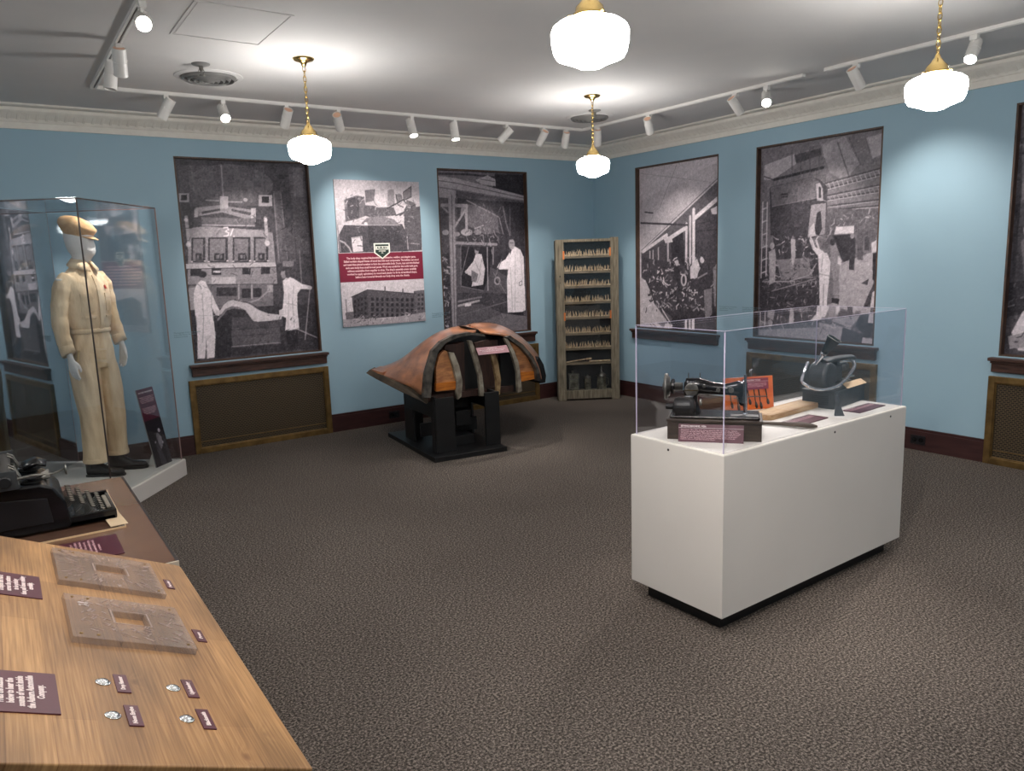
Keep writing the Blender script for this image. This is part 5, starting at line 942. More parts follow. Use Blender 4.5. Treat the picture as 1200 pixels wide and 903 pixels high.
# ================================================================ WHITE PLINTH AND ITS COVER
PR = math.radians(1.6); PO = (-3.582, -4.975, 0); PL, PW, PH_ = 1.455, .53, .79
pt = thing('display_plinth', 'white rectangular display plinth with a black recessed base, right of centre', 'plinth', PO, PR)
bm = B(); box(bm, .06, PL-.05, .055, PW-.05, 0, .082); obj('recessed_base', bm, black_m, pt)
bm = B(); box(bm, 0, PL, 0, PW, .08, PH_-.004); obj('cabinet', bm, white_m, pt, bevel=.0015)
bm = B(); box(bm, .002, PL-.002, .002, PW-.002, PH_-.004, PH_-.001); box(bm, .030, PL-.030, .030, PW-.030, PH_-.001, PH_); obj('deck', bm, deck_m, pt)
for x, y, ax in ((-.0005, .30, 'x'), (.80, -.0005, 'y'), (1.30, -.0005, 'y')):
    bm = B(); lathe(bm, [(.0055, -.001), (.0055, .001), (.001, .001)], 12, c=(x, y, PH_-.032), ax=ax); obj('lock_hole', bm, black_m, pt)
cv = thing('acrylic_cover', 'clear acrylic box cover standing on the white plinth', 'cover', (PO[0], PO[1], PH_), PR)
e, g, h = .017, .0055, .497
def pane(name, x0, x1, y0, y1, z0, z1): bm = B(); box(bm, x0, x1, y0, y1, z0, z1); return obj(name, bm, acr_m, cv)
pane('front_pane', e+g, PL-e-g, e, e+g, 0, h); pane('rear_pane', e+g, PL-e-g, PW-e-g, PW-e, 0, h)
pane('side_pane', e, e+g, e, PW-e, 0, h); pane('side_pane', PL-e-g, PL-e, e, PW-e, 0, h); pane('top_pane', e, PL-e, e, PW-e, h, h+g)
for x in (e, PL-e-g*.6):
    for y in (e, PW-e-g*.6):
        bm = B(); box(bm, x-.0005, x+g*.62, y-.0005, y+g*.62, 0, h); obj('glued_edge', bm, acryl_edge_m, cv)
for a in ((e, PL-e, e-.0004, e+.0018), (e, PL-e, PW-e-.0018, PW-e+.0004), (e-.0004, e+.0018, e, PW-e), (PL-e-.0018, PL-e+.0004, e, PW-e)):
    bm = B(); box(bm, a[0], a[1], a[2], a[3], h+g-.001, h+g+.0006); obj('top_edge', bm, acryl_edge_m, cv)

# ---- sewing machine on its wooden box
ang = math.atan2(-.778, .628); SO = (-3.543, -4.623, PH_)
wb = thing('sewing_machine', 'old black sewing machine on a stained wooden box, at the left end of the plinth', 'sewing machine', SO, ang)
bm = B(); box(bm, 0, .400, 0, .185, 0, .078); obj('wooden_box', bm, dbox_m, wb, bevel=.002)
bm = B(); box(bm, -.004, .404, -.004, .189, .078, .092); obj('box_rim', bm, dbox_m, wb, bevel=.003)
bm = B(); box(bm, .008, .392, .012, .172, .092, .104); obj('bed', bm, blackgloss_m, wb, bevel=.005)
bm = B(); box(bm, .270, .386, .030, .075, .104, .1055); obj('slide_plate', bm, mat('worn_slide_plate', (96, 96, 96), .5, .4), wb)
bm = B(); sweep(bm, [(.100, .095, .10), (.098, .095, .15), (.096, .095, .20), (.100, .095, .235), (.104, .095, .252)], [(.044, .036), (.030, .028), (.032, .030), (.036, .032), (.020, .018)], 18, side=(1, 0, 0))
sweep(bm, [(.075, .095, .222), (.13, .095, .226), (.19, .095, .216), (.25, .095, .212), (.30, .095, .218), (.322, .095, .214)], [(.034, .040), (.031, .037), (.026, .029), (.024, .026), (.029, .035), (.026, .034)], 16, side=(0, 1, 0))
sweep(bm, [(.316, .095, .246), (.318, .095, .19), (.320, .095, .15), (.322, .095, .142)], [(.021, .030), (.022, .030), (.018, .024), (.012, .014)], 14, side=(1, 0, 0))
remesh(bm, 'arm', blackgloss_m, .0048, wb, 3)
bm = B(); lathe(bm, [(.030, .060), (.030, .055), (.026, .052), (.001, .051)], 24, ax='y', c=(.100, 0, .214)); obj('round_cover_plate', bm, steel_m, wb)
bm = B(); box(bm, .072, .128, .0495, .0515, .210, .214); obj('plate_lettering_band', bm, brassp_m, wb)
bm = B(); lathe(bm, [(.012, -.030), (.018, -.026), (.058, -.020), (.060, -.014), (.058, -.006), (.046, -.008), (.044, .002), (.020, .004), (.018, .060), (.001, .062)], 28, ax='x', c=(.0, .095, .222)); obj('handwheel', bm, steel_m, wb, smooth=True)
bm = B(); lathe(bm, [(.030, 0), (.034, .004), (.034, .014), (.022, .018), (.001, .018)], 22, ax='x', c=(.008, .095, .222)); obj('belt_pulley', bm, blackgloss_m, wb)
bm = B(); sweep(bm, [(.020, .040, .104), (.118, .040, .104)], .001, 6); lathe(bm, [(.026, 0), (.038, .008), (.041, .02), (.041, .075), (.034, .092), (.018, .098), (.001, .099)], 22, ax='x', c=(.022, .035, .142)); lathe(bm, [(.012, -.032), (.014, -.03), (.014, 0), (.001, .001)], 14, ax='x', c=(.022, .035, .142)); box(bm, .04, .12, .015, .06, .104, .116); obj('motor', bm, black_m, wb, smooth=False)
bm = B(); box(bm, .070, .110, .050, .066, .182, .190); obj('maker_plate', bm, chrome_m, wb)
bm = B(); sweep(bm, [(.328, .068, .285), (.328, .068, .115)], .006, 8); sweep(bm, [(.336, .082, .20), (.336, .082, .11)], .003, 8); obj('needle_bar', bm, chrome_m, wb)
bm = B(); box(bm, .322, .340, .062, .092, .106, .111); box(bm, .326, .334, .055, .064, .106, .109); obj('presser_foot', bm, chrome_m, wb)
bm = B(); box(bm, .318, .324, .066, .120, .155, .256); obj('face_plate', bm, chrome_m, wb, bevel=.002)
bm = B(); lathe(bm, [(.012, 0), (.012, .012), (.001, .014)], 14, c=(.27, .060, .214), ax='y'); lathe(bm, [(.007, -.020), (.007, 0)], 12, c=(.155, .070, .232), ax='y'); lathe(bm, [(.009, -.016), (.009, 0)], 12, c=(.215, .074, .214), ax='y'); obj('tension_dial', bm, steel_m, wb)
for x in (.085, .135):
    bm = B(); sweep(bm, [(x, .095, .245), (x, .095, .285)], .0022, 6); obj('spool_pin', bm, steel_m, wb)
bm = B(); lathe(bm, [(.010, 0), (.016, .004), (.016, .012), (.001, .013)], 14, ax='x', c=(.135, .028, .165)); obj('light_switch_knob', bm, steel_m, wb)
def leaning_plate(name, M, w_, h_, s, label, cat='label plate', size=.0075, group='maroon label plates on the plinth', body=None, line=.95, title=None):
    o = thing(name, label, cat, group=group); o.matrix_world = M
    bm = B(); box(bm, -w_/2, w_/2, 0, h_, -.004, 0); obj('plate', bm, body or plaque_m, o)
    y = h_-.016
    if title:
        text('lettering', title, .0095, letter_m, frame((-w_/2+.01, h_-.0125, .0006), (1, 0, 0), (0, 1, 0)), o, align='LEFT', bold=.0003, depth=.0003)
        bm = B(); box(bm, -w_/2, w_/2, h_-.0175, h_-.0163, 0, .0004); obj('title_rule', bm, letter_m, o); y = h_-.028
    text('lettering', s, size, letpink_m, frame((-w_/2+.01, y, .0006), (1, 0, 0), (0, 1, 0)), o, align='LEFT', line=line, depth=.0003, width=w_-.022)
    return o
Sx = Vector((.628, -.778, 0)); Sy = Vector((.778, .628, 0))
leaning_plate('sewing_machine_plaque', frame(Vector(SO)+Sx*.188-Sy*.040, Sx, Sy*.34+Vector((0, 0, .94))), .275, .079,
 'Machines like this one were used in the trim shop, where\nworkers sewed the seats, door panels and convertible tops\nof every car by hand. The heavy needle passed easily through\nleather, broadcloth and canvas. Upholsterers worked from\npaper patterns, cutting and stitching each cover, and then\nfitting it over springs and horsehair in the finished body\nbefore the car left the factory floor.',
 'maroon text plate leaning on the wooden box of the sewing machine', title='SEWING MACHINE, 1920s', size=.0072)
# ---- orange board of awls
Bl, Br = Vector((-2.894, -4.403, PH_)), Vector((-2.646, -4.515, PH_)); bx = (Br-Bl).normalized(); Bu = Vector((-2.674, -4.478, .955))-Br; BM = frame(Bl, bx, (Bu-bx*Bu.dot(bx)))
tb = thing('tool_board', 'bright orange board with a row of dark hand tools on the white plinth', 'tool board'); tb.matrix_world = BM
BWd, BHt = .272, Bu.length
bm = B(); box(bm, 0, BWd, 0, BHt, -.010, 0); obj('board', bm, oboard_m, tb, bevel=.0015)
for k in range(7):
    x = .03+k*.033+.004*math.sin(k*2.2); L = .085+.012*math.sin(k*1.7)
    bm = B(); sweep(bm, [(x-.006, .118, .006), (x, .118-L*.5, .006), (x+.004, .118-L, .006)], [.0028, .0032, .002], 8); sweep(bm, [(x+.004, .118-L*.85, .007), (x+.006, .118-L*1.05, .008), (x+.008, .118-L*1.22, .007)], [.004, .0075, .005], 10)
    tl = tag(obj('hand_tool', bm, mat('dark_tool_iron', (52, 44, 38), .5, .5), tb), None)
bm = B(); sweep(bm, [(.045, .066, .008), (.12, .070, .008), (.23, .066, .008)], .003, 6); obj('retaining_wire', bm, steel_m, tb)
BZ = bx.cross(BM.to_3x3().col[1])
leaning_plate('tool_board_plaque', BM @ Matrix.Translation((.168, .105, .012)), .145, .058, 'Awls, needles and regulators were used\nby trimmers to stitch leather covers and\npull the horsehair stuffing smooth inside\nthe seats of each automobile body.', 'maroon text plate fixed across the top of the orange tool board', size=.006, title='UPHOLSTERY TOOLS', body=plaque2_m)
# ---- wooden paddle, flat plaques, small tools
pd = thing('wooden_tray', 'long tan wooden paddle with rounded ends lying in front of the orange tool board', 'wooden paddle', (-2.68, -4.622, PH_), math.atan2(.04, .48))
bm = B(); out = []
for k in range(9): a = PI/2+PI*k/8; out.append((-.215+.040*math.cos(a), .057*math.sin(a), 0))
for k in range(9): a = -PI/2+PI*k/8; out.append((.215+.040*math.cos(a), .057*math.sin(a), 0))
prism(bm, out, (0, 0, .028)); obj('board', bm, taban_m, pd, bevel=.004)
bm = B(); out2 = [(x*.90, y*.72, .0275) for x, y, z in out]; prism(bm, out2, (0, 0, .0012)); obj('worn_hollow', bm, mat('worn_tan_wood', (214, 184, 142), .5, var=(196, 160, 118), scale=9, stretch=(1, 6, 1)), pd)
def flat_plate(name, cx_, cy_, w_, h_, rz, s, label, title):
    M = Matrix.Translation((cx_, cy_, PH_+.0045)) @ Matrix.Rotation(rz, 4, 'Z') @ Matrix.Translation((0, -h_/2, 0))
    leaning_plate(name, M, w_, h_, s, label, title=title, size=.0075)
flat_plate('paddle_plaque', -2.787, -4.798, .236, .104, math.radians(4), 'Workers used wooden slicks and paddles\nto smooth padding and to fold leather\naround the corners of seats before they\nwere tacked in place on the frame.', 'maroon label plate lying flat in front of the tan paddle', 'TRIM PADDLE')
flat_plate('horn_plaque', -2.333, -4.827, .262, .090, math.radians(4), 'This office machine recorded dictated\nletters on cylinders. A clerk played them\nback and typed each letter for mailing.', 'maroon label plate lying flat in front of the horn machine', 'DICTATING MACHINE')
ct = thing('carved_knife', 'slim grey brown curved hand tool lying at the front edge right of the wooden box', 'hand tool', (-2.955, -4.835, PH_), math.atan2(-.18, .09))
bm = B(); sweep(bm, [(-.125, 0, .008), (-.06, .004, .010), (0, 0, .013), (.05, -.008, .016), (.095, 0, .012), (.115, .010, .009)], [(.008, .006), (.012, .008), (.016, .010), (.018, .012), (.015, .011), (.007, .006)], 12, side=(0, 1, 0)); obj('handle', bm, mat('grey_brown_wood', (104, 92, 82), .6, var=(78, 68, 60)), ct, smooth=True)
bm = B(); prism(bm, [(-.20, -.004, .003), (-.125, -.010, .003), (-.115, .010, .003), (-.20, .006, .003)], (0, 0, .004)); obj('blade', bm, steel_m, ct)
sc = thing('scraper', 'small dark wedge shaped scraper standing in front of the horn machine', 'scraper', (-2.575, -4.835, PH_), math.radians(-40))
bm = B(); q = [(-.022, -.02, 0), (.026, -.02, 0), (.016, .015, .045), (-.006, .015, .045)]; prism(bm, q, (0, .012, .002)); obj('blade', bm, grey_m, sc, bevel=.0015)
bm = B(); sweep(bm, [(.004, .018, .036), (.004, .028, .062), (.002, .036, .088), (.002, .038, .098)], [(.009, .007), (.011, .009), (.010, .008), (.004, .004)], 12, side=(1, 0, 0)); obj('handle', bm, grey_m, sc, smooth=True)
# ---- horn machine
hm = thing('horn_machine', 'grey office machine with a black horn and chrome hose on the white plinth', 'machine', (-2.471, -4.745, PH_), math.atan2(.134, .991))
bm = B(); box(bm, 0, .36, 0, .172, 0, .084); obj('case', bm, grey_m, hm, bevel=.004)
bm = B(); box(bm, -.004, .364, -.004, .176, .084, .093); obj('case_lid', bm, grey_m, hm, bevel=.003)
for k in range(5):
    bm = B(); box(bm, -.003, .001, .030, .145, .022+k*.010, .0265+k*.010); obj('louvre', bm, black_m, hm)
bm = B(); lathe(bm, [(.056, -.012), (.066, -.006), (.070, .006), (.070, .075), (.064, .085), (.001, .086)], 36, ax='y', c=(.034, .045, .168)); lathe(bm, [(.050, 0), (.054, .006), (.054, .085), (.001, .09)], 28, ax='y', c=(.085, .05, .158)); box(bm, -.01, .11, .05, .12, .093, .13); obj('drum_housing', bm, grey_m, hm, smooth=False, bevel=.002)
bm = B(); box(bm, .08, .185, .045, .115, .125, .21); box(bm, .185, .25, .055, .10, .18, .215); obj('motor_block', bm, grey_m, hm, bevel=.008)
bm = B(); lathe(bm, [(.013, -.004), (.013, -.0015), (.001, -.0015)], 16, ax='y', c=(.075, .045, .160)); obj('round_badge', bm, mat('pale_badge', (206, 200, 192), .4), hm)
bm = B(); sweep(bm, [(.02, .075, .238), (.10, .065, .244), (.19, .05, .246), (.26, .04, .243), (.292, .035, .232)], [(.026, .014), (.028, .015), (.028, .013), (.024, .012), (.014, .008)], 16, side=(0, 1, 0)); box(bm, .13, .16, .05, .08, .20, .24); obj('carriage_arm', bm, grey_m, hm, bevel=.002)
bm = B(); lathe(bm, [(.020, .12), (.026, .13), (.026, .27), (.001, .272)], 22, ax='x', c=(.0, .075, .190)); obj('wax_cylinder', bm, steel_m, hm)
P0 = [(.03, .16, .231), (-.003, .16, .181), (-.048, .15, .142), (-.061, .11, .120), (-.049, .07, .106), (-.011, .03, .106), (.046, 0, .122), (.151, 0, .153), (.24, .01, .191), (.262, .03, .222), (.213, .05, .238)]
fine = []
def cat(p0, p1, p2, p3, t): return [.5*((2*p1[i])+(-p0[i]+p2[i])*t+(2*p0[i]-5*p1[i]+4*p2[i]-p3[i])*t*t+(-p0[i]+3*p1[i]-3*p2[i]+p3[i])*t**3) for i in range(3)]
for i in range(len(P0)-1):
    a = P0[max(0, i-1)]; d_ = P0[min(len(P0)-1, i+2)]
    for t in range(12): fine.append(cat(a, P0[i], P0[i+1], d_, t/12))
bm = B(); sweep(bm, fine, [.0085+.0012*(i % 2) for i in range(len(fine))], 12); obj('chrome_hose', bm, chrome_m, hm)
hd = (Vector((.022, .02, .365))-Vector((.003, .10, .230))); HL = hd.length; hd.normalize(); h0 = Vector((.003, .10, .230))
s0 = hd.cross(Vector((0, 1, 0))).normalized(); s1 = hd.cross(s0)
def hring(t, r): return [h0+hd*t*HL/.18+s0*r*math.cos(2*PI*k/28)+s1*r*math.sin(2*PI*k/28) for k in range(28)]
bm = B(); ring_loft(bm, [hring(-.02, .009), hring(.0, .010), hring(.045, .013), hring(.06, .014), hring(.066, .017), hring(.076, .017), hring(.080, .013)]); obj('horn_neck', bm, chrome_m, hm, smooth=False)
bm = B(); ring_loft(bm, [hring(.07, .015), hring(.11, .022), hring(.150, .029), hring(.170, .035), hring(.178, .037), hring(.177, .033), hring(.155, .025), hring(.11, .016)]); obj('horn', bm, blackgloss_m, hm, smooth=True)
bm = B(); torus(bm, .036, .0022, 28, 6, h0+hd*.178*HL/.18, M=Matrix((s0, s1, hd)).transposed()); obj('horn_rim', bm, steel_m, hm)
bm = B(); lathe(bm, [(.008, 0), (.010, .004), (.010, .02), (.001, .022)], 12, c=(.30, .06, .093)); lathe(bm, [(.006, 0), (.008, .004), (.008, .03), (.001, .032)], 12, c=(.25, .09, .093)); box(bm, .19, .28, .055, .12, .093, .120); sweep(bm, [(.17, .04, .105), (.22, .04, .140), (.30, .06, .125)], .004, 8); sweep(bm, [(.18, .05, .128), (.33, .05, .128)], .005, 8); obj('levers', bm, steel_m, hm)
bm = B(); prism(bm, [(.118, -.012, .094), (.350, -.012, .094), (.368, .030, .112), (.15, .030, .112)], (0, -.001, .002)); obj('index_card', bm, card_m, hm)

# ================================================================ TYPEWRITER TABLE
TZ = .74
tt = thing('side_table', 'brown topped side table carrying the typewriter at the left edge', 'table', (-5.92, -4.0, 0))
bm = B(); box(bm, -.34, .340, -.590, .590, TZ-.026, TZ-.001); obj('table_edge', bm, tableside_m, tt, bevel=.002)
bm = B(); box(bm, -.338, .330, -.585, .582, TZ-.001, TZ); obj('tabletop', bm, tabletop_m, tt)
bm = B(); box(bm, -.3, .338, -.596, -.590, TZ-.022, TZ); obj('end_trim', bm, mat('pale_edge_band', (214, 198, 178), .4), tt)
for sx_ in (-1, 1):
    for sy_ in (-1, 1): bm = B(); box(bm, sx_*.30-.025, sx_*.30+.025, sy_*.54-.025, sy_*.54+.025, 0, TZ-.026); obj('leg', bm, tableside_m, tt, bevel=.002)
bm = B(); box(bm, -.30, .30, -.53, .53, TZ-.11, TZ-.026); obj('apron', bm, tableside_m, tt)
ap = thing('acrylic_sheet', 'thin clear acrylic sheet under the typewriter', 'acrylic sheet', (0, 0, TZ))
bm = B(); box(bm, -6.20, -5.668, -4.150, -3.62, 0, .006); obj('sheet', bm, acr_m, ap)
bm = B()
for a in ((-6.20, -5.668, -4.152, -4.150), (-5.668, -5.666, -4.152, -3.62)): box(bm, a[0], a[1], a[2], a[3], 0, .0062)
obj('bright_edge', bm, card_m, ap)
po = thing('typewriter_plaque', 'maroon label plate lying on the brown table in front of the typewriter', 'label plate'); po.matrix_world = frame((-5.806, -4.315, TZ+.003), (0, 1, 0), (-1, 0, 0))
bm = B(); box(bm, -.105, .105, -.100, .075, -.003, 0); obj('plate', bm, plaque_m, po)
text('lettering', 'TYPEWRITER', .014, letter_m, frame((0, .052, .0004), (1, 0, 0), (0, 1, 0)), po, width=.09, depth=.0003, bold=.0004)
text('lettering', 'Office clerks at the factory typed\norders, invoices and letters to dealers\non machines like this one. Hundreds\nof pages left the office each week,\ncarrying news of new models across\nthe country and around the world\nto customers.', .0118, letpink_m, frame((0, .030, .0004), (1, 0, 0), (0, 1, 0)), po, width=.185, depth=.0003, line=1.05)

tw = thing('typewriter', 'old black typewriter on the brown side table at the left edge', 'typewriter', (-5.915, -3.895, TZ+.006))
# local: +x towards the keyboard front, y across the machine
Wd = .150
bm = B()
prof = [(-.19, 0), (.085, 0), (.10, .012), (.085, .10), (.055, .150), (.02, .165), (-.19, .17)]
prism(bm, [(x, -Wd, z) for x, z in prof], (0, 2*Wd, 0)); obj('body_shell', bm, blackgloss_m, tw, bevel=.007)
for s in (-1, 1):
    bm = B(); prism(bm, [(-.15, s*(Wd+.003), .03), (.045, s*(Wd+.003), .03), (.035, s*(Wd+.003), .115), (-.15, s*(Wd+.003), .135)], (0, -s*.003, 0)); obj('side_panel', bm, mat('dark_panel', (22, 22, 26), .35), tw, bevel=.002)
bm = B(); box(bm, .05, .232, -Wd+.006, Wd-.006, 0, .016); box(bm, .225, .238, -Wd+.02, Wd-.02, 0, .030); box(bm, .06, .236, -Wd+.006, -Wd+.016, 0, .036); box(bm, .06, .236, Wd-.016, Wd-.006, 0, .036); obj('keyboard_frame', bm, blackgloss_m, tw, bevel=.003)
km = None; keyc = 0
for r_ in range(4):
    for k in range(10):
        x = .108+r_*.030; z = .082-r_*.0165; y = -.118+k*.0252+(r_ % 2)*.008
        if km is None:
            bm = B(); lathe(bm, [(.0070, 0), (.0092, .001), (.0092, .0035), (.0078, .0040), (.0070, .0036), (.001, .0036)], 14); km = bpy.data.meshes.new('key'); bm.to_mesh(km); bm.free(); km.materials.append(blackgloss_m); km.materials.append(key_m)
            for p_ in km.polygons:
                if all((km.vertices[i].co.xy.length < .0073 and km.vertices[i].co.z > .003) for i in p_.vertices): p_.material_index = 1
            bm = B(); sweep(bm, [(0, 0, 0), (-.004, 0, -.012), (-.02, 0, -.03)], .0018, 5); ks = bpy.data.meshes.new('key_lever'); bm.to_mesh(ks); bm.free(); ks.materials.append(steel_m)
        o = bpy.data.objects.new('key', km); COL.objects.link(o); o.parent = tw; o.location = (x, y, z); o.rotation_euler = (0, .12, 0)
        l = bpy.data.objects.new('key_lever', ks); COL.objects.link(l); l.parent = o
bm = B(); box(bm, .212, .226, -.085, .085, .024, .032); obj('space_bar', bm, key_m, tw, bevel=.003)
bm = B()
for k in range(26): a = -1.0+2*k/25; sweep(bm, [(.055, .0+.085*math.sin(a), .165), (-.0+.0*k, .035*math.sin(a), .150)], .0016, 5)
obj('type_bars', bm, steel_m, tw)
for s in (-1, 1):
    bm = B(); lathe(bm, [(.034, 0), (.034, .003), (.012, .004), (.012, .014), (.034, .015), (.034, .018), (.001, .018)], 22, c=(.0, s*.095, .168)); obj('ribbon_spool', bm, black_m, tw)
bm = B(); lathe(bm, [(.022, -.185), (.022, .185), (.001, .186)], 22, ax='y', c=(-.075, -.01, .205)); obj('platen', bm, mat('platen_rubber', (70, 68, 66), .6), tw)
bm = B(); box(bm, -.135, -.035, -.19, .17, .172, .186); box(bm, -.13, -.04, -.196, -.186, .172, .235); box(bm, -.13, -.04, .160, .170, .172, .235); box(bm, -.14, -.125, -.19, .17, .186, .25); obj('carriage', bm, grey_m, tw, bevel=.002)
for s in (-1, 1):
    bm = B(); lathe(bm, [(.006, 0), (.006, s*.012), (.019, s*.014), (.020, s*.030), (.016, s*.034), (.001, s*.034)], 20, ax='y', c=(-.075, s*.178-.012, .205)); obj('platen_knob', bm, black_m, tw)
bm = B(); sweep(bm, [(-.05, -.19, .205), (.0, -.200, .212), (.06, -.180, .203), (.095, -.150, .207)], [.004, .004, .0035, .003], 8); lathe(bm, [(.008, -.002), (.019, 0), (.020, .004), (.001, .005)], 16, ax='x', c=(.097, -.150, .206)); obj('carriage_return_lever', bm, steel_m, tw)
bm = B(); sweep(bm, [(-.11, -.13, .24), (-.10, -.05, .262), (-.10, .08, .262), (-.11, .14, .24)], .003, 8); box(bm, -.118, -.112, -.06, .08, .235, .27); obj('paper_bail', bm, steel_m, tw)
bm = B()
for y in (-.13, -.09, .06, .11): lathe(bm, [(.009, 0), (.009, .012), (.001, .013)], 12, c=(-.045, y, .186)); sweep(bm, [(-.03, y, .19), (-.045, y, .225), (-.06, y, .235)], .0035, 6)
obj('margin_stops', bm, steel_m, tw)
bm = B(); sweep(bm, [(-.02, .02, .20), (.02, .02, .212), (.048, .02, .2)], [(.05, .012), (.052, .016), (.05, .010)], 16, side=(0, 1, 0)); obj('type_basket_hood', bm, blackgloss_m, tw, smooth=True)
pp_ = thing('paper_sheet', 'small cream paper sheet on the brown table beside the keyboard', 'paper', (-5.705, -3.90, TZ+.0065), .06)
bm = B(); box(bm, -.020, .034, -.235, .18, 0, .0008); obj('sheet', bm, mat('cream_paper', (226, 200, 166), .6), pp_)

# ================================================================ PINE KIOSK (sloping top)
KA = math.atan(.4615); KC, KS = math.cos(KA), math.sin(KA)
KM = frame((-5.612, -5.33, .80), (KC, 0, -KS), (0, 1, 0))          # local x down the slope, y to the far end
kk = thing('pine_kiosk', 'sloping pine wood activity desk in the lower left foreground', 'desk', (-5.612, -5.33, 0))
KI = Matrix.Translation((5.612, 5.33, 0)) @ KM
def K(o, **k): return o
def kobj(name, bm, m, parent=kk, **k):
    o = obj(name, bm, m, parent, **k)
    if parent is kk: o.matrix_local = KI
    return o
bm = B(); rc = .014; UP = -.72; pts = [(UP, -.52, -.030), (0, -.52, -.030), (0, .53-rc, -.030), (-rc*.3, .53-rc*.3, -.030), (-rc, .53, -.030), (UP, .53, -.030)]
prism(bm, pts, (0, 0, .030)); top = kobj('sloping_top', bm, pine_m, bevel=.0025)
bm = B(); prism(bm, [(-.64, -.46, 1.04), (-.06, -.46, .785-.003), (-.06, -.46, 0), (-.64, -.46, 0)], (0, .94, 0)); o = obj('cabinet', bm, mat('dark_kiosk_body', (60, 48, 42), .6), kk)
def kplate(x0, x1, y0, y1, s, name='label_plate', size=.0185, bold=.0005, wd=None, line=1.2, foot=None):
    bm = B(); box(bm, x0, x1, y0, y1, 0, .002); p = kobj(name, bm, plaque_m)
    # text reads with its foot to the lower edge of the slope
    ly = len(s.split('\n')); t = text('lettering', s, size, letter_m, frame(((x0+x1)/2, (y0+y1)/2, .0022), (0, 1, 0), (-1, 0, 0)), p, depth=.0004, bold=bold, line=line, width=wd)
    ys = [v.co.x for v in t.data.vertices]; off = (x0+x1)/2-(max(ys)+min(ys))/2 if foot is None else x1-foot-max(ys)
    for v in t.data.vertices: v.co.x += off
    return p
def KX(wx): return (wx+5.612)/KC
kplate(KX(-6.02)-.03, KX(-5.939), -5.711+5.33, -5.572+5.33, 'Press the buttons\nbelow to hear the\nsounds of work inside\nthe Auburn Automobile\nCompany.', size=.0145, wd=.112, line=.96, foot=.016)
kplate(KX(-6.055), KX(-5.939), -5.217+5.33, -5.080+5.33, 'Place a sheet of paper\nover a block, choose\na crayon and rub it\nacross the pattern\nto be printing\nthen pull down rubbing\ncarefully.', size=.0135, wd=.112, line=1.0, foot=.012)
for (x0, x1, y0, y1, s, wd) in ((-5.856, -5.836, -5.621, -5.553, 'Drop Hammer', .050), (-5.854, -5.834, -5.736, -5.668, 'Noon Engine', .055), (-5.750, -5.732, -5.622, -5.552, 'Upholstering', .050), (-5.749, -5.730, -5.735, -5.667, 'Blacksmith', .046), (-5.680, -5.664, -5.021, -4.956, 'Fender', .048), (-5.680, -5.662, -5.352, -5.287, 'Press', .034)):
    kplate(KX(x0), KX(x1), y0+5.33, y1+5.33, s, size=.010, bold=.0004, wd=wd)
for wx, wy in ((-5.873, -5.586), (-5.872, -5.704), (-5.768, -5.589), (-5.768, -5.703)):
    bm = B(); lathe(bm, [(.0125, 0), (.0125, .0015), (.0105, .0022), (.0098, .0016), (.0095, .0035), (.006, .0052), (.001, .0056)], 24, c=(KX(wx), wy+5.33, 0)); kobj('push_button', bm, chrome_m, smooth=True)
# clear rubbing blocks with a relief and a window
def block_mat():
    m = bpy.data.materials.new('frosted_acrylic_block'); m.use_nodes = True; nt = m.node_tree; b = nt.nodes['Principled BSDF']; b.inputs['Base Color'].default_value = rgb(186, 168, 158); b.inputs['Roughness'].default_value = .12
    tr = nn(nt, 'ShaderNodeBsdfTransparent'); tr.inputs[0].default_value = (.94, .93, .94, 1); mx = nn(nt, 'ShaderNodeMixShader'); mx.inputs[0].default_value = .32
    tc = nn(nt, 'ShaderNodeTexCoord'); nz = nn(nt, 'ShaderNodeTexNoise', i_Scale=26.0, i_Detail=4.0); nt.links.new(tc.outputs['Object'], nz.inputs[0]); bp = nn(nt, 'ShaderNodeBump', i_Strength=.25, i_Distance=.004); nt.links.new(nz.outputs['Fac'], bp.inputs['Height']); nt.links.new(bp.outputs[0], b.inputs['Normal'])
    o = nt.nodes['Material Output']; nt.links.new(tr.outputs[0], mx.inputs[1]); nt.links.new(b.outputs[0], mx.inputs[2]); nt.links.new(mx.outputs[0], o.inputs[0]); return m
blk_m = block_mat(); rel_m = mat('etched_relief', (168, 146, 136), .4, var=(132, 112, 106), scale=60)
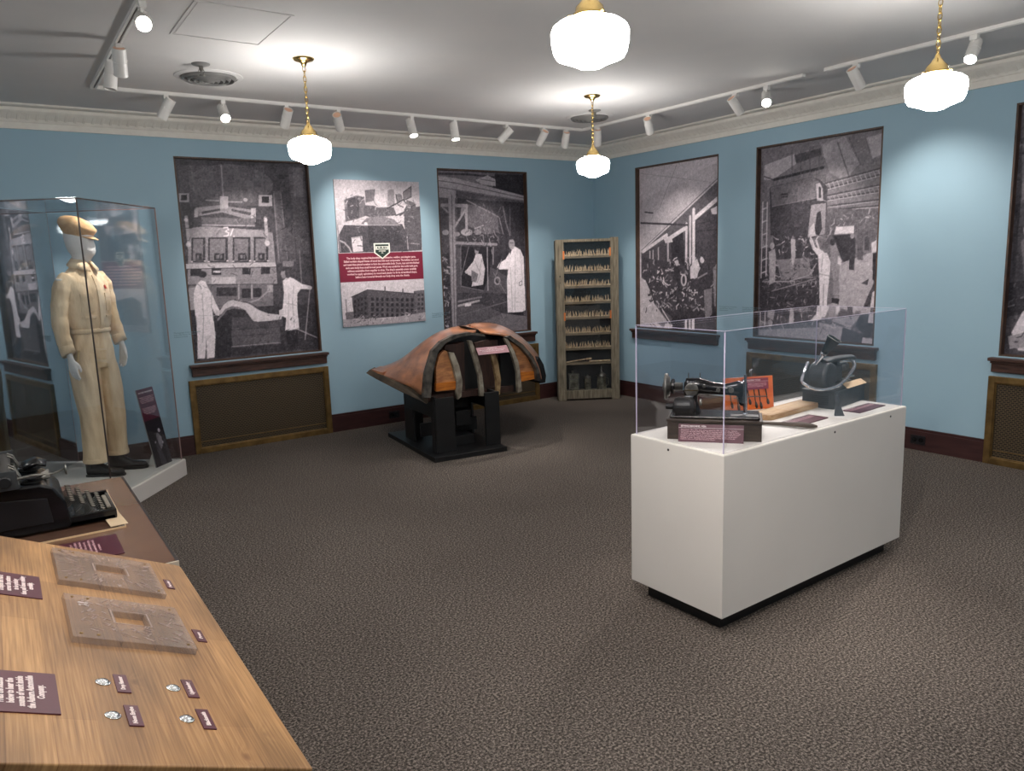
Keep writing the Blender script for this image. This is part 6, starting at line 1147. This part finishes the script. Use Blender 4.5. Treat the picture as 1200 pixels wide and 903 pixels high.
def block(x0, x1, y0, y1, hx0, hx1, hy0, hy1, seed, style):
    bm = B(); h = .012
    for a in ((x0, hx0, y0, y1), (hx1, x1, y0, y1), (hx0, hx1, y0, hy0), (hx0, hx1, hy1, y1)): box(bm, a[0], a[1], a[2], a[3], 0, h)
    bmesh.ops.remove_doubles(bm, verts=bm.verts, dist=.00001)
    p = kobj('rubbing_block', bm, blk_m)
    bm = B(); r = random.Random(seed); z = h+.0002
    def strip(a, b, w_):
        d = Vector((b[0]-a[0], b[1]-a[1], 0)); L = d.length
        if L < 1e-4: return
        n_ = Vector((-d.y, d.x, 0))/L*w_/2; A_, B_ = Vector((a[0], a[1], z)), Vector((b[0], b[1], z)); prism(bm, [A_+n_, A_-n_, B_-n_, B_+n_], (0, 0, .0009))
    hc = ((hx0+hx1)/2, (hy0+hy1)/2); n = 0
    while n < 110:
        x, y = r.uniform(x0+.02, x1-.02), r.uniform(y0+.018, y1-.018)
        if hx0-.012 < x < hx1+.012 and hy0-.012 < y < hy1+.012: continue
        if style: a = math.atan2(y-hc[1], x-hc[0])+r.uniform(-.2, .2)
        else: a = -.5+r.choice((0, PI/2))+r.uniform(-.06, .06)
        L = r.uniform(.008, .022); strip((x, y), (x+math.cos(a)*L, y+math.sin(a)*L), r.uniform(.0008, .0034)); n += 1
    fr_ = .006; q0 = [(hx0-fr_, hy0-fr_), (hx1+fr_, hy0-fr_), (hx1+fr_, hy1+fr_), (hx0-fr_, hy1+fr_)]; q1 = [(hx0-.003, hy0-.003), (hx1+.003, hy0-.003), (hx1+.003, hy1+.003), (hx0-.003, hy1+.003)]
    va = [bm.verts.new((x, y, z+.0009)) for x, y in q0]; vb = [bm.verts.new((x, y, z+.0009)) for x, y in q1]
    for i in range(4): bm.faces.new((va[i], va[(i+1) % 4], vb[(i+1) % 4], vb[i]))
    obj('etched_relief', bm, rel_m, p)
    if style == 0: text('lettering', '31', .026, mat('etched_white', (214, 204, 206), .4), frame((x0+.042, y1-.052, h+.0004), (0, 1, 0), (-1, 0, 0)), p, bold=.0006)
    for x in (x0+.015, x0+.045, x1-.015):
        for y in (y0+.018, y1-.018):
            bm = B(); lathe(bm, [(.0032, h), (.0035, h+.001), (.002, h+.002), (.001, h+.002)], 10, c=(x, y, 0)); obj('brass_screw', bm, brass_m, p)
block(KX(-5.908), KX(-5.700), -5.107+5.33, -4.870+5.33, KX(-5.829), KX(-5.769), -5.006+5.33, -4.957+5.33, 5, 1)
block(KX(-5.906), KX(-5.699), -5.425+5.33, -5.193+5.33, KX(-5.827), KX(-5.770), -5.330+5.33, -5.268+5.33, 6, 0)
bpy.context.view_layer.update()
